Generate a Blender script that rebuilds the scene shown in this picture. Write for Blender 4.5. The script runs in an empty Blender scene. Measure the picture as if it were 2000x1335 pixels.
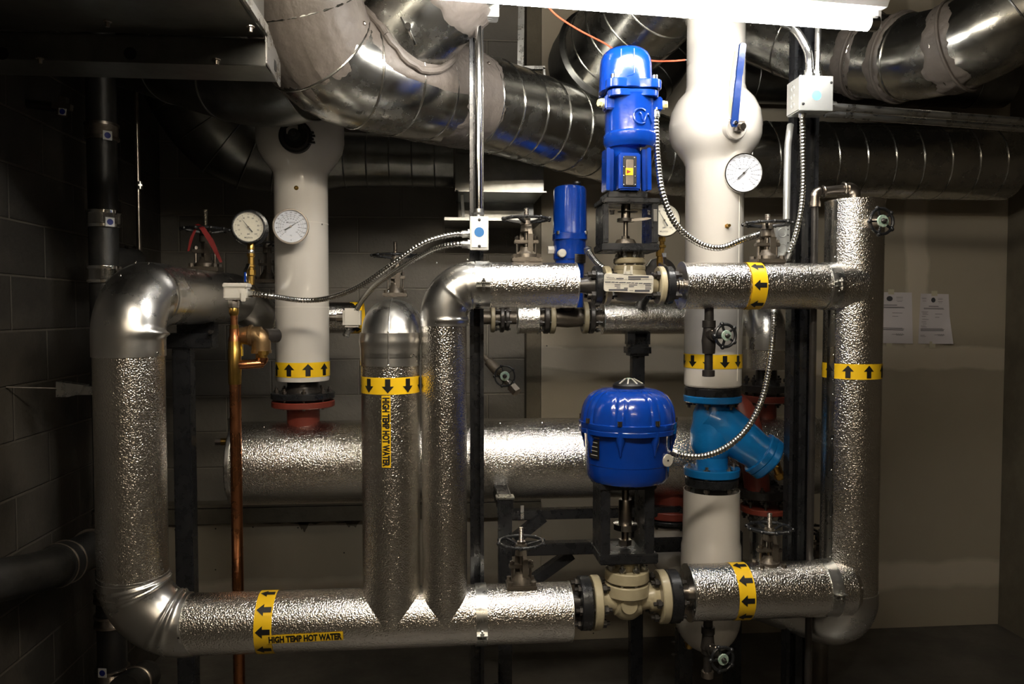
import bpy, bmesh, math, random
from mathutils import Vector, Matrix, noise
S = bpy.context.scene
COL = S.collection
PI = math.pi
V = Vector
# ---------------------------------------------------------------- camera
H, F = 1.54, 1500.0
YAW, PITCH = math.radians(-5.0), math.radians(-2.2)
cam_d = bpy.data.cameras.new('camera'); cam = bpy.data.objects.new('camera', cam_d); COL.objects.link(cam)
cam_d.sensor_width = 36.0; cam_d.lens = F / 2000.0 * 36.0; cam_d.clip_start = 0.02
cam.location = (0, 0, H); cam.rotation_euler = (PI / 2 + PITCH, 0, YAW)
S.camera = cam
# ---------------------------------------------------------------- world and exposure
S.view_settings.view_transform = 'Standard'; S.view_settings.look = 'None'
S.view_settings.gamma = 1.0; S.view_settings.use_curve_mapping = False
S.view_settings.exposure = 0.28
w = bpy.data.worlds.new('world'); S.world = w; w.use_nodes = True
w.node_tree.nodes['Background'].inputs[0].default_value = (0.01, 0.01, 0.01, 1)
w.node_tree.nodes['Background'].inputs[1].default_value = 0.2
TUBE_POWER = 66.0          # emission of the fluorescent tubes over the pipes
FRONT_POWER = 88.0         # the batten just ahead of the viewer
AISLE_POWER = 20.0          # the fixture further back along the aisle behind the camera
# ---------------------------------------------------------------- pixel helpers (frame 2000x1335)
RM = Matrix.Rotation(YAW, 3, 'Z') @ Matrix.Rotation(PI / 2 + PITCH, 3, 'X')
RI = RM.transposed()
CAM = V((0, 0, H))
def at(px, py, Y):
    d = RM @ V(((px - 1000) / F, -(py - 667.5) / F, -1))
    return CAM + d * (Y / d.y)
def proj(p):
    q = RI @ (V(p) - CAM)
    return (1000 - F * q.x / q.z, 667.5 + F * q.y / q.z)
def mp(p):                              # metres per pixel at a point
    return -(RI @ (V(p) - CAM)).z / F
def hz(px, Y, z):                       # the point at depth Y and height z that shows at column px
    lo, hi = -6.0, 6.0
    for _ in range(40):
        m = (lo + hi) / 2
        if proj((m, Y, z))[0] < px: lo = m
        else: hi = m
    return V(((lo + hi) / 2, Y, z))
def zpy(py, x, Y):                      # height that shows at row py over the point (x, Y)
    lo, hi = -1.0, 4.5
    for _ in range(40):
        m = (lo + hi) / 2
        if proj((x, Y, m))[1] > py: lo = m
        else: hi = m
    return (lo + hi) / 2
# ---------------------------------------------------------------- materials
MATS = {}
def mat(name, col, rough=0.5, metal=0.0, bump=0.0, bscale=100.0, detail=2.0, spot=0.0, sscale=8.0, col2=None, coat=0.0, emit=0.0, alpha=1.0, wave=False, rspot=0.0):
    m = bpy.data.materials.new(name); m.use_nodes = True; MATS[name] = m
    nt = m.node_tree; N = nt.nodes; L = nt.links; b = N['Principled BSDF']
    b.inputs['Base Color'].default_value = (*col, 1); b.inputs['Roughness'].default_value = rough
    b.inputs['Metallic'].default_value = metal; b.inputs['Coat Weight'].default_value = coat; b.inputs['Alpha'].default_value = alpha
    tc = N.new('ShaderNodeTexCoord')
    if emit:
        b.inputs['Emission Color'].default_value = (*col, 1); b.inputs['Emission Strength'].default_value = emit
    if spot or rspot:
        n = N.new('ShaderNodeTexNoise'); n.inputs['Scale'].default_value = sscale; n.inputs['Detail'].default_value = 6
        n.inputs['Roughness'].default_value = 0.65
        L.new(tc.outputs['Object'], n.inputs['Vector'])
        if spot:
            mx = N.new('ShaderNodeMix'); mx.data_type = 'RGBA'
            r = N.new('ShaderNodeMapRange'); r.inputs[1].default_value = 0.5 - 0.18; r.inputs[2].default_value = 0.5 + 0.18
            r.inputs[4].default_value = spot
            L.new(n.outputs[0], r.inputs[0]); L.new(r.outputs[0], mx.inputs[0])
            mx.inputs[6].default_value = (*col, 1); c2 = col2 or tuple(c * 0.5 for c in col); mx.inputs[7].default_value = (*c2, 1)
            L.new(mx.outputs[2], b.inputs['Base Color'])
        if rspot:
            r = N.new('ShaderNodeMapRange'); r.inputs[1].default_value = 0.35; r.inputs[2].default_value = 0.65
            r.inputs[3].default_value = max(0.02, rough - rspot); r.inputs[4].default_value = rough + rspot
            L.new(n.outputs[0], r.inputs[0]); L.new(r.outputs[0], b.inputs['Roughness'])
    if bump:
        n = N.new('ShaderNodeTexNoise'); n.inputs['Scale'].default_value = bscale; n.inputs['Detail'].default_value = detail
        L.new(tc.outputs['Object'], n.inputs['Vector'])
        bp = N.new('ShaderNodeBump'); bp.inputs['Strength'].default_value = 1.0; bp.inputs['Distance'].default_value = bump
        L.new(n.outputs[0], bp.inputs['Height']); L.new(bp.outputs[0], b.inputs['Normal'])
    return m
mat('embossed', (.82, .79, .745), .20, 1, bump=.0021, bscale=248, detail=1.0, rspot=.03, sscale=5)
mat('smooth_alu', (.68, .67, .65), .29, 1, bump=.0018, bscale=9, detail=2, rspot=.05, sscale=7)
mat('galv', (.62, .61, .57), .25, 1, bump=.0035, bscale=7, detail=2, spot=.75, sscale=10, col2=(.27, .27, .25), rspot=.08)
mat('galv_shaded', (.26, .26, .245), .33, 1, bump=.002, bscale=8, spot=.6, sscale=14)  # darker copy of galv: shade on the dimmer sheet metal put into the colour
mat('zinc', (.60, .60, .58), .30, 1, spot=.25, sscale=30, col2=(.42, .42, .42), rspot=.08)
mat('zinc_box', (.50, .51, .50), .38, .75, spot=.5, sscale=22, col2=(.45, .46, .45))
mat('chrome', (.78, .77, .75), .12, 1)
mat('steel', (.42, .38, .34), .28, 1, spot=.5, sscale=30, col2=(.25, .2, .16))
mat('flex', (.66, .65, .62), .22, 1)
mat('mastic', (.135, .115, .10), .5, 0, bump=.004, bscale=38, detail=5, spot=.6, sscale=12, col2=(.085, .072, .062))
mat('pvc', (.60, .57, .525), .10, 0, coat=.4, bump=.0012, bscale=8, spot=.25, sscale=3, col2=(.52, .49, .45))
mat('black_paint', (.010, .0105, .012), .30, 0, spot=.4, sscale=30, col2=(.02, .02, .022), rspot=.08, bump=.0004, bscale=80)
mat('black_iron', (.022, .020, .019), .36, .3, bump=.0012, bscale=60, spot=.5, sscale=25, col2=(.05, .042, .036))
mat('soil_pipe', (.012, .012, .012), .42, 0, bump=.0015, bscale=40, spot=.5, sscale=18, col2=(.035, .032, .028))
mat('valve_iron', (.11, .092, .072), .42, .55, bump=.001, bscale=70, spot=.6, sscale=26, col2=(.07, .06, .05))
mat('beige', (.43, .375, .25), .38, 0, coat=.2, spot=.35, sscale=20, col2=(.30, .26, .17), bump=.0006, bscale=60)
mat('beige_shaded', (.25, .215, .14), .40, 0, spot=.4, sscale=20, col2=(.15, .13, .085), bump=.0006, bscale=60)  # same beige valve paint with shade put into its colour
mat('blue', (.002, .032, .25), .20, 0, coat=.5, bump=.0006, bscale=50)
mat('lever_blue', (.003, .022, .12), .28, 0, bump=.0006, bscale=50)
mat('blue_iron', (.004, .125, .36), .25, 0, coat=.5, bump=.0012, bscale=50)
mat('red_iron', (.17, .030, .018), .40, 0, spot=.4, sscale=20, bump=.0008, bscale=50)
mat('red_tag', (.22, .010, .010), .45)
mat('copper', (.55, .23, .10), .28, 1, spot=.8, sscale=10, col2=(.36, .14, .06), rspot=.08)
mat('brass', (.56, .36, .09), .28, 1, spot=.6, sscale=26, col2=(.34, .2, .06))
mat('bronze', (.24, .155, .075), .38, .8, spot=.5, sscale=20, col2=(.22, .13, .06), bump=.0008, bscale=70)
mat('yellow', (.80, .50, .012), .35, 0, coat=.2)
mat('ink', (.006, .006, .006), .45)
mat('grey_ink', (.05, .05, .06), .5)
mat('dial', (.60, .63, .70), .5)
mat('dial_cream', (.62, .58, .46), .5)
mat('lens_glass', (1, 1, 1), .03, 0, alpha=.06)
mat('white_plastic', (.62, .59, .53), .4, 0)
mat('white_paint', (.70, .70, .70), .35)
mat('yellow_plastic', (.66, .60, .32), .35)
mat('sky_sticker', (.12, .42, .82), .5)
mat('blue_sticker', (.006, .12, .34), .5)
mat('navy', (.01, .02, .22), .5)
mat('orange_wire', (.75, .13, .06), .45)
mat('green_disc', (.14, .30, .22), .55, spot=.8, sscale=150, col2=(.5, .5, .45))
mat('paper', (.60, .56, .58), .7)
mat('plate', (.60, .57, .50), .35, .3)
mat('tape', (.50, .46, .34), .6)
mat('tube_glow', (1.0, .965, .90), .4, emit=TUBE_POWER)
mat('front_glow', (1.0, .90, .74), .4, emit=FRONT_POWER)
mat('aisle_glow', (1.0, .84, .62), .4, emit=AISLE_POWER)
mat('concrete', (.135, .115, .082), .85, 0, bump=.006, bscale=22, detail=8, spot=.9, sscale=5, col2=(.075, .064, .045))
mat('ceiling_paint', (.035, .033, .03), .9, 0, bump=.01, bscale=5, spot=.5)
mat('floor_paint', (.085, .077, .066), .45, 0, bump=.002, bscale=20, spot=.8, sscale=4, col2=(.05, .046, .04), rspot=.12)
mat('room_wall', (.085, .070, .050), .85, 0, spot=.5, sscale=2, col2=(.06, .05, .036))

def wall_mat(name, kind):
    m = bpy.data.materials.new(name); m.use_nodes = True; MATS[name] = m
    nt = m.node_tree; N = nt.nodes; L = nt.links; b = N['Principled BSDF']
    b.inputs['Roughness'].default_value = .7
    g = N.new('ShaderNodeNewGeometry'); sp = N.new('ShaderNodeSeparateXYZ'); L.new(g.outputs['Position'], sp.inputs[0])
    def mth(op, a, c=None, e=None, clamp=False):
        n = N.new('ShaderNodeMath'); n.operation = op; n.use_clamp = clamp
        for i, x in enumerate((a, c, e)):
            if x is None: continue
            if isinstance(x, (int, float)): n.inputs[i].default_value = x
            else: L.new(x, n.inputs[i])
        return n.outputs[0]
    def mix(f, a, c):
        n = N.new('ShaderNodeMix'); n.data_type = 'RGBA'; L.new(f, n.inputs[0])
        for i, x in ((6, a), (7, c)):
            if isinstance(x, tuple): n.inputs[i].default_value = (*x, 1)
            else: L.new(x, n.inputs[i])
        return n.outputs[2]
    def nz(scale, detail=6, vec=None):
        n = N.new('ShaderNodeTexNoise'); n.inputs['Scale'].default_value = scale; n.inputs['Detail'].default_value = detail
        L.new(vec or g.outputs['Position'], n.inputs['Vector']); return n.outputs[0]
    if kind in ('block_x', 'block_y'):
        cb = N.new('ShaderNodeCombineXYZ')
        L.new(sp.outputs[0 if kind == 'block_x' else 1], cb.inputs[0]); L.new(sp.outputs[2], cb.inputs[1])
        br = N.new('ShaderNodeTexBrick'); L.new(cb.outputs[0], br.inputs['Vector'])
        br.inputs['Scale'].default_value = 1.0; br.inputs['Brick Width'].default_value = .40; br.inputs['Row Height'].default_value = .165
        br.inputs['Mortar Size'].default_value = .0055; br.inputs['Mortar Smooth'].default_value = .6
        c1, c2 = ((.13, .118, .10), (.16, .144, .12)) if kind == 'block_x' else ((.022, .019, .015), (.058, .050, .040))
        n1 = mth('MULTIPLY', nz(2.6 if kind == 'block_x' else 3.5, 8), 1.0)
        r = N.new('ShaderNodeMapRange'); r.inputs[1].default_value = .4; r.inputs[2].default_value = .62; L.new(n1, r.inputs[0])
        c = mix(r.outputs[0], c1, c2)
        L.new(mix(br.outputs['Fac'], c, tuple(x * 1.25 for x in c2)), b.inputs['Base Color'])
        h = mth('SUBTRACT', mth('MULTIPLY', nz(70, 6), .35), br.outputs['Fac'])
        bp = N.new('ShaderNodeBump'); bp.inputs['Distance'].default_value = .006; bp.inputs['Strength'].default_value = .9
        L.new(h, bp.inputs['Height']); L.new(bp.outputs[0], b.inputs['Normal'])
    else:
        # painted board with paler joint compound in its taped seams
        nn = nz(3.0, 8); wob = mth('MULTIPLY', mth('SUBTRACT', nn, .5), .30)
        def band(sock, c, half, soft):
            d = mth('ABSOLUTE', mth('SUBTRACT', mth('ADD', sock, mth('MULTIPLY', wob, .35)), c))
            r = N.new('ShaderNodeMapRange'); r.inputs[1].default_value = half; r.inputs[2].default_value = half + soft
            r.inputs[3].default_value = 1; r.inputs[4].default_value = 0; L.new(d, r.inputs[0]); return r.outputs[0]
        zb = zpy(703, 0.9, 3.5)
        f = mth('MAXIMUM', band(sp.outputs[2], zb, .045, .015), mth('MAXIMUM', mth('MULTIPLY', band(sp.outputs[0], JX, .045, .02), mth('GREATER_THAN', sp.outputs[2], zb)), band(sp.outputs[2], zb - 1.06, .05, .03)))
        base = mix(nz(1.3, 4), (.31, .27, .205), (.38, .33, .255))
        c = mix(f, base, (.50, .44, .35))
        # dark chips of torn paper near the ledge
        L.new(c, b.inputs['Base Color'])
        bp = N.new('ShaderNodeBump'); bp.inputs['Distance'].default_value = .002; bp.inputs['Strength'].default_value = .7
        L.new(mth('ADD', mth('MULTIPLY', nz(90, 4), .3), f), bp.inputs['Height']); L.new(bp.outputs[0], b.inputs['Normal'])
    return m
JX = at(1795, 500, 3.5).x
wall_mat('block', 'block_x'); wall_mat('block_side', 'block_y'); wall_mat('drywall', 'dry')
# ---------------------------------------------------------------- object helpers
ORG = {}
def thing(name, label, cat, loc, group=None):
    o = bpy.data.objects.new(name, None); COL.objects.link(o); o.empty_display_size = .05
    o.location = loc; ORG[o] = V(loc); o['label'] = label; o['category'] = cat
    if group: o['group'] = group
    return o
def frame(a):
    a = V(a).normalized(); ref = V((0, -1, 0))
    if abs(a.dot(ref)) > .93: ref = V((0, 0, 1))
    u = (ref - a * a.dot(ref)).normalized()
    return a, u, a.cross(u)
def crv(pts, n=10):                     # Catmull-Rom through points
    P = [V(p) for p in pts]; P = [P[0] * 2 - P[1]] + P + [P[-1] * 2 - P[-2]]; out = []
    for i in range(1, len(P) - 2):
        for k in range(n):
            t = k / n; a, b, c, d = P[i - 1:i + 3]
            out.append(.5 * ((2 * b) + (c - a) * t + (2 * a - 5 * b + 4 * c - d) * t * t + (3 * b - a - 3 * c + d) * t ** 3))
    out.append(P[-2]); return out
def resample(pts, step):
    d = [0]
    for a, b in zip(pts, pts[1:]): d.append(d[-1] + (b - a).length)
    n = max(2, int(d[-1] / step)); out = []; j = 0
    for i in range(n + 1):
        t = d[-1] * i / n
        while j < len(d) - 2 and d[j + 1] < t: j += 1
        k = (t - d[j]) / max(1e-9, d[j + 1] - d[j]); out.append(pts[j].lerp(pts[j + 1], k))
    return out
def bend(p0, corner, p1, R, n=12):      # rounded corner between two straight runs
    p0, corner, p1 = V(p0), V(corner), V(p1); a = (p0 - corner).normalized(); b = (p1 - corner).normalized()
    ang = a.angle(b); d = R / math.tan(ang / 2); c = corner + (a + b).normalized() * (R / math.sin(ang / 2))
    s, e = corner + a * d, corner + b * d; out = []
    v0, v1 = s - c, e - c; tot = v0.angle(v1); ax = v0.cross(v1).normalized()
    for i in range(n + 1): out.append(c + Matrix.Rotation(tot * i / n, 3, ax) @ v0)
    return out
class MB:
    def __init__(s): s.bm = bmesh.new()
    def quadring(s, rings, caps=True, closed=True):
        bm = s.bm; R = [[bm.verts.new(p) for p in r] for r in rings]; n = len(R[0])
        for a, b in zip(R, R[1:]):
            for i in range(n if closed else n - 1):
                j = (i + 1) % n; bm.faces.new((a[i], a[j], b[j], b[i]))
        if caps: bm.faces.new(list(reversed(R[0]))); bm.faces.new(R[-1])
        return s
    def tube(s, pts, r, seg=24, caps=True, mod=None):
        pts = [V(p) for p in pts]; n = len(pts); rr = r if isinstance(r, (list, tuple)) else [r] * n
        a, u, v = frame(pts[1] - pts[0]); rings = []
        for i, p in enumerate(pts):
            t = (pts[min(i + 1, n - 1)] - pts[max(i - 1, 0)]).normalized()
            q = a.rotation_difference(t); u = q @ u; v = q @ v; a = t
            ring = []
            for k in range(seg):
                f = 2 * PI * k / seg; m = mod(i / (n - 1), f) if mod else 1
                ring.append(p + (u * math.cos(f) + v * math.sin(f)) * rr[i] * m)
            rings.append(ring)
        return s.quadring(rings, caps)
    def lathe(s, o, a, prof, seg=32, mod=None, caps=True, rot=0):
        o = V(o); a, u, v = frame(a); rings = []
        for i, (t, r) in enumerate(prof):
            r = max(r, 1e-5)
            rings.append([o + a * t + (u * math.cos(2 * PI * k / seg + rot) + v * math.sin(2 * PI * k / seg + rot)) * r * (mod(i, 2 * PI * k / seg + rot) if mod else 1) for k in range(seg)])
        return s.quadring(rings, caps)
    def cyl(s, p0, p1, r, seg=24, r1=None, caps=True, rot=0):
        p0, p1 = V(p0), V(p1)
        return s.lathe(p0, p1 - p0, [(0, r), ((p1 - p0).length, r if r1 is None else r1)], seg, caps=caps, rot=rot)
    def ring(s, c, a, ro, ri, th, seg=40):      # flat annulus of thickness th centred on c
        return s.torusprof(c, a, [(-th / 2, ri), (-th / 2, ro), (th / 2, ro), (th / 2, ri)], seg)
    def torusprof(s, c, a, prof, seg=40):
        c = V(c); a, u, v = frame(a); bm = s.bm; R = []
        for k in range(seg):
            f = 2 * PI * k / seg; d = u * math.cos(f) + v * math.sin(f)
            R.append([bm.verts.new(c + a * t + d * r) for t, r in prof])
        n = len(prof)
        for k in range(seg):
            A, B = R[k], R[(k + 1) % seg]
            for i in range(n): bm.faces.new((A[i], A[(i + 1) % n], B[(i + 1) % n], B[i]))
        return s
    def torus(s, c, a, R, r, seg=40, n=8):
        return s.torusprof(c, a, [(r * math.sin(2 * PI * i / n), R + r * math.cos(2 * PI * i / n)) for i in range(n)], seg)
    def box(s, c, size, M=None, bev=0):
        c = V(c); M = M or Matrix.Identity(3)
        r = bmesh.ops.create_cube(s.bm, size=1.0)
        for v_ in r['verts']: v_.co = c + M @ V((v_.co.x * size[0], v_.co.y * size[1], v_.co.z * size[2]))
        if bev:
            es = list({e for v_ in r['verts'] for e in v_.link_edges})
            bmesh.ops.bevel(s.bm, geom=es, offset=bev, segments=2, affect='EDGES')
        return s
    def bar(s, p0, p1, w_, h_, up=(0, 0, 1), bev=0):
        p0, p1 = V(p0), V(p1); a = (p1 - p0).normalized(); up = V(up)
        if abs(a.dot(up)) > .95: up = V((0, -1, 0))
        y = up.cross(a).normalized(); z = a.cross(y)
        M = Matrix((a, y, z)).transposed()
        return s.box((p0 + p1) / 2, ((p1 - p0).length, w_, h_), M, bev)
    def prism(s, pts, d):               # polygon pts extruded by vector d
        pts = [V(p) for p in pts]; d = V(d); bm = s.bm
        A = [bm.verts.new(p) for p in pts]; B = [bm.verts.new(p + d) for p in pts]; n = len(A)
        bm.faces.new(list(reversed(A))); bm.faces.new(B)
        for i in range(n): bm.faces.new((A[i], A[(i + 1) % n], B[(i + 1) % n], B[i]))
        return s
    def sphere(s, c, r, sc=(1, 1, 1), seg=16):
        c = V(c); q = bmesh.ops.create_uvsphere(s.bm, u_segments=seg, v_segments=max(6, seg // 2), radius=1)
        for v_ in q['verts']: v_.co = c + V((v_.co.x * sc[0], v_.co.y * sc[1], v_.co.z * sc[2])) * r
        return s
    def raw(s, verts, faces):
        vs = [s.bm.verts.new(p) for p in verts]
        for f in faces:
            try: s.bm.faces.new([vs[i] for i in f])
            except ValueError: pass
        return s
    def build(s, name, m, parent=None, sharp=.55, label=None, kind=None, flip=True):
        bm = s.bm
        if flip: bmesh.ops.recalc_face_normals(bm, faces=bm.faces)
        for f in bm.faces: f.smooth = True
        for e in bm.edges:
            if len(e.link_faces) == 2 and e.calc_face_angle(0) > sharp: e.smooth = False
        org = ORG.get(parent, V((0, 0, 0)))
        if parent is None:
            org = V((0, 0, 0))
        bmesh.ops.translate(bm, verts=bm.verts, vec=-org)
        me = bpy.data.meshes.new(name); bm.to_mesh(me); bm.free(); me.materials.append(MATS[m])
        o = bpy.data.objects.new(name, me); COL.objects.link(o)
        if parent is not None: o.parent = parent; ORG[o] = org
        if label: o['label'] = label
        if kind: o['kind'] = kind
        return o
def P(*a): return a
def hexbolt(c, a, r, L, parent, m='black_iron', name='bolt', nut=True, both=True):
    a = V(a).normalized(); c = V(c); b = MB()
    b.cyl(c - a * L / 2, c + a * L / 2, r * .5, 8)
    for sgn in ((-1, 1) if both else (1,)):
        q = c + a * sgn * (L / 2 - r * 1.3); b.cyl(q - a * r * .45, q + a * r * .45, r, 6)
    return b.build(name, m, parent)
def flange(parent, c, a, r, th, m, nb=0, rb=None, br=.009, bl=None, bm_='black_iron', rot=.39, off=0, name='flange', bore=None, label=None):
    c = V(c); A, u, v = frame(a)
    b = MB(); e = min(.003, th * .2)
    b.lathe(c - A * th / 2, A, [(0, r - e), (e, r), (th - e, r), (th, r - e)], 48)
    o = b.build(name, m, parent, label=label)
    for k in range(nb):
        f = 2 * PI * k / nb + rot
        p = c + A * off + (u * math.cos(f) + v * math.sin(f)) * (rb or r * .8)
        hexbolt(p, A, br, bl or th * 2.4, o, bm_)
    return o
def screw(c, n, parent, r=.003, m='chrome'):
    c = V(c); n = V(n).normalized()
    return MB().lathe(c - n * .001, n, [(0, r), (r * .5, r * .9), (r * .9, r * .4)], 8).build('screw', m, parent)
def text_mesh(body, size, offset=0, xs=1.0):
    cu = bpy.data.curves.new('lettering', 'FONT'); cu.body = body; cu.size = size; cu.align_x = 'CENTER'; cu.align_y = 'CENTER'
    cu.offset = offset; cu.resolution_u = 3
    o = bpy.data.objects.new('lettering', cu); COL.objects.link(o)
    dg = bpy.context.evaluated_depsgraph_get(); me = bpy.data.meshes.new_from_object(o.evaluated_get(dg))
    vs = [(v_.co.x * xs, v_.co.y) for v_ in me.vertices]; fs = [tuple(p.vertices) for p in me.polygons]
    bpy.data.objects.remove(o); bpy.data.curves.remove(cu); bpy.data.meshes.remove(me)
    return vs, fs
def flat_text(b, body, size, o, x, y, offset=0, xs=1.0):
    vs, fs = text_mesh(body, size, offset, xs); o, x, y = V(o), V(x), V(y)
    b.raw([o + x * p + y * q for p, q in vs], fs)
class Wrap:                             # draws on the outside of a cylinder: s along the axis, c round it
    def __init__(s, o, a, r, face=(0, -1, 0)):
        s.o = V(o); s.a = V(a).normalized(); f = V(face); s.u = (f - s.a * s.a.dot(f)).normalized(); s.v = s.a.cross(s.u); s.r = r
    def pt(s, t, c, lift=0):
        f = c / s.r; return s.o + s.a * t + (s.u * math.cos(f) + s.v * math.sin(f)) * (s.r + lift)
    def arrow(s, b, t0, c0, L, wd, d, lift=.0006):
        n = 10; hd = L * .48
        for i in range(n):
            x0, x1 = -wd / 2 + wd * i / n, -wd / 2 + wd * (i + 1) / n
            y0, y1 = hd * (1 - abs(x0) / (wd / 2)), hd * (1 - abs(x1) / (wd / 2))
            if y0 + y1 > 1e-6:
                b.raw([s.pt(t0 + d * (L / 2 - hd), c0 + x0, lift), s.pt(t0 + d * (L / 2 - hd), c0 + x1, lift), s.pt(t0 + d * (L / 2 - hd + y1), c0 + x1, lift), s.pt(t0 + d * (L / 2 - hd + y0), c0 + x0, lift)], [(0, 1, 2, 3)])
        sw = wd * .22
        for i in range(3):
            x0, x1 = -sw + 2 * sw * i / 3, -sw + 2 * sw * (i + 1) / 3
            b.raw([s.pt(t0 - d * L / 2, c0 + x0, lift), s.pt(t0 - d * L / 2, c0 + x1, lift), s.pt(t0 + d * (L / 2 - hd), c0 + x1, lift), s.pt(t0 + d * (L / 2 - hd), c0 + x0, lift)], [(0, 1, 2, 3)])
    def patch(s, b, t0, t1, c0, c1, lift=.0005, n=8):
        vs, fs = [], []
        for i in range(n + 1):
            c = c0 + (c1 - c0) * i / n; vs += [s.pt(t0, c, lift), s.pt(t1, c, lift)]
            if i: fs.append((2 * i - 2, 2 * i, 2 * i + 1, 2 * i - 1))
        b.raw(vs, fs)
def marker(parent, o, a, r, width, d, pitch, shift=0, wd=None):
    o = V(o); a = V(a).normalized()
    b = MB().cyl(o - a * width / 2, o + a * width / 2, r + .0008, 48, caps=False)
    mk = b.build('flow_marker', 'yellow', parent, label='yellow tape band printed with black arrows')
    w_ = Wrap(o, a, r + .0009); n = max(4, round(2 * PI * r / pitch)); p = 2 * PI * w_.r / n; b = MB()
    for k in range(n): w_.arrow(b, 0, shift + k * p, width * .84, wd or width * .72, d)
    b.build('arrow_print', 'ink', mk)
    return mk
def jacket(parent, p0, p1, r, m='embossed', name='jacket', caps=True, lap=True, seam=None, nscrew=0):
    p0, p1 = V(p0), V(p1); a = (p1 - p0).normalized(); L = (p1 - p0).length
    b = MB().lathe(p0, a, [(0, r), (L, r)], 56, caps=caps)
    if seam is not None:
        w_ = Wrap(p0, a, r); w_.patch(b, 0, L, r * seam, r * seam + .004, .0012, 2)
    o = b.build(name, m, parent)
    if nscrew:
        w_ = Wrap(p0, a, r)
        for k in range(nscrew):
            t = L * (k + .5) / nscrew; c = r * (seam if seam is not None else 1.2) + .012
            p = w_.pt(t, c, 0); screw(p, p - (p0 + a * t), o)
    return o
def clamp(parent, c, a, r, wd, face=(0, -1, 0), tail=0):
    c = V(c); A = V(a).normalized(); f = V(face); f = (f - A * A.dot(f)).normalized(); s = A.cross(f)
    b = MB().ring(c, A, r + .0028, r + .0003, wd)
    o = b.build('clamp_band', 'zinc', parent)
    b = MB()
    for sg in (-1, 1): b.box(c + f * (r + .011) + s * sg * .006, (1, 1, 1), Matrix((A * wd * .95, f * .020, s * .0022)).transposed())
    b.build('clamp_ear', 'zinc', o)
    hexbolt(c + f * (r + .013), s, .0065, .036, o, 'zinc', 'clamp_bolt')
    return o
# ================================================================ THE SETTING
YB, YD = 3.62, 3.52            # block wall, drywall face
XL = at(318, 700, YB).x; XR = 3.0; YF = -2.6; ZC = 3.2
def struct(name, b, m):
    o = b.build(name, m); o['kind'] = 'structure'; return o
xd = at(1057, 700, YD).x; zd = zpy(1021, -1.0, YD); tk = .12
struct('floor', MB().box(((XL + XR) / 2, (YB + YF) / 2, -.05), (XR - XL, YB - YF, .1)), 'floor_paint')
struct('ceiling', MB().box(((XL + XR) / 2, (YB + YF) / 2, ZC + .05), (XR - XL, YB - YF, .1)), 'ceiling_paint')
struct('wall_back', MB().box(((XL + XR) / 2, YB + tk / 2, ZC / 2), (XR - XL, tk, ZC)), 'block')
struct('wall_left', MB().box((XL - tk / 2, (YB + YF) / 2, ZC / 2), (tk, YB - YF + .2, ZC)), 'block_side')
struct('wall_right', MB().box((XR + tk / 2, (YB + YF) / 2, ZC / 2), (tk, YB - YF + .2, ZC)), 'room_wall')
struct('wall_front', MB().box(((XL + XR) / 2, YF - tk / 2, ZC / 2), (XR - XL, tk, ZC)), 'room_wall')
b = MB(); b.box(((xd + XR) / 2, (YD + YB) / 2, ZC / 2), (XR - xd, YB - YD - .001, ZC - .002))
struct('wall_panel', b, 'drywall')
b = MB(); b.box(((XL + xd) / 2, (YD + YB) / 2, zd / 2), (xd - XL - .002, YB - YD - .001, zd))
struct('wall_lower_panel', b, 'drywall')
struct('trim_1', MB().box(((XL + xd) / 2, YD + .03, zd + .035), (xd - XL - .002, .1, .066)).box(((XL + xd) / 2, YD + .035, zd + .078), (xd - XL - .002, .09, .012)), 'concrete')
struct('trim_2', MB().box((xd - .035, (YD + YB) / 2 - .002, (zd + .09 + ZC) / 2), (.066, YB - YD - .006, ZC - zd - .1)), 'concrete')
xp = at(1963, 700, 3.51).x
struct('wall_pillar', MB().box(((xp + XR) / 2, 3.41, ZC / 2), (XR - xp - .002, .21, ZC - .002)), 'concrete')
# dark screw holes and torn paper on the lower board
b = MB()
for px, py in ((494, 1029), (582, 1030), (672, 1079), (421, 1032), (421, 1112), (342, 1034), (1159, 1236), (1119, 1279), (960, 1287), (569, 1309), (670, 1307), (747, 1301), (827, 1298), (1068, 675), (1450, 1258)):
    p = at(px, py, YD - .0008); b.cyl(p, p + V((0, .0006, 0)), .0035, 8)
struct('trim_3', b, 'ink')
b = MB(); random.seed(3)
zt = zd
for x0, x1, d in ((560, 640, .014), (582, 604, .045), (640, 690, .010), (672, 704, .034), (500, 560, .006)):
    n = 10; vs = []; fs = []
    for i in range(n + 1):
        px = x0 + (x1 - x0) * i / n; p = hz(px, YD - .0012, zt - .001); k = math.sin(PI * i / n) * d * (.6 + .6 * random.random()) + .002
        vs += [p, p - V((0, 0, k))]
        if i: fs.append((2 * i - 2, 2 * i, 2 * i + 1, 2 * i - 1))
    b.raw(vs, fs)
struct('trim_4', b, 'concrete')

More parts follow.
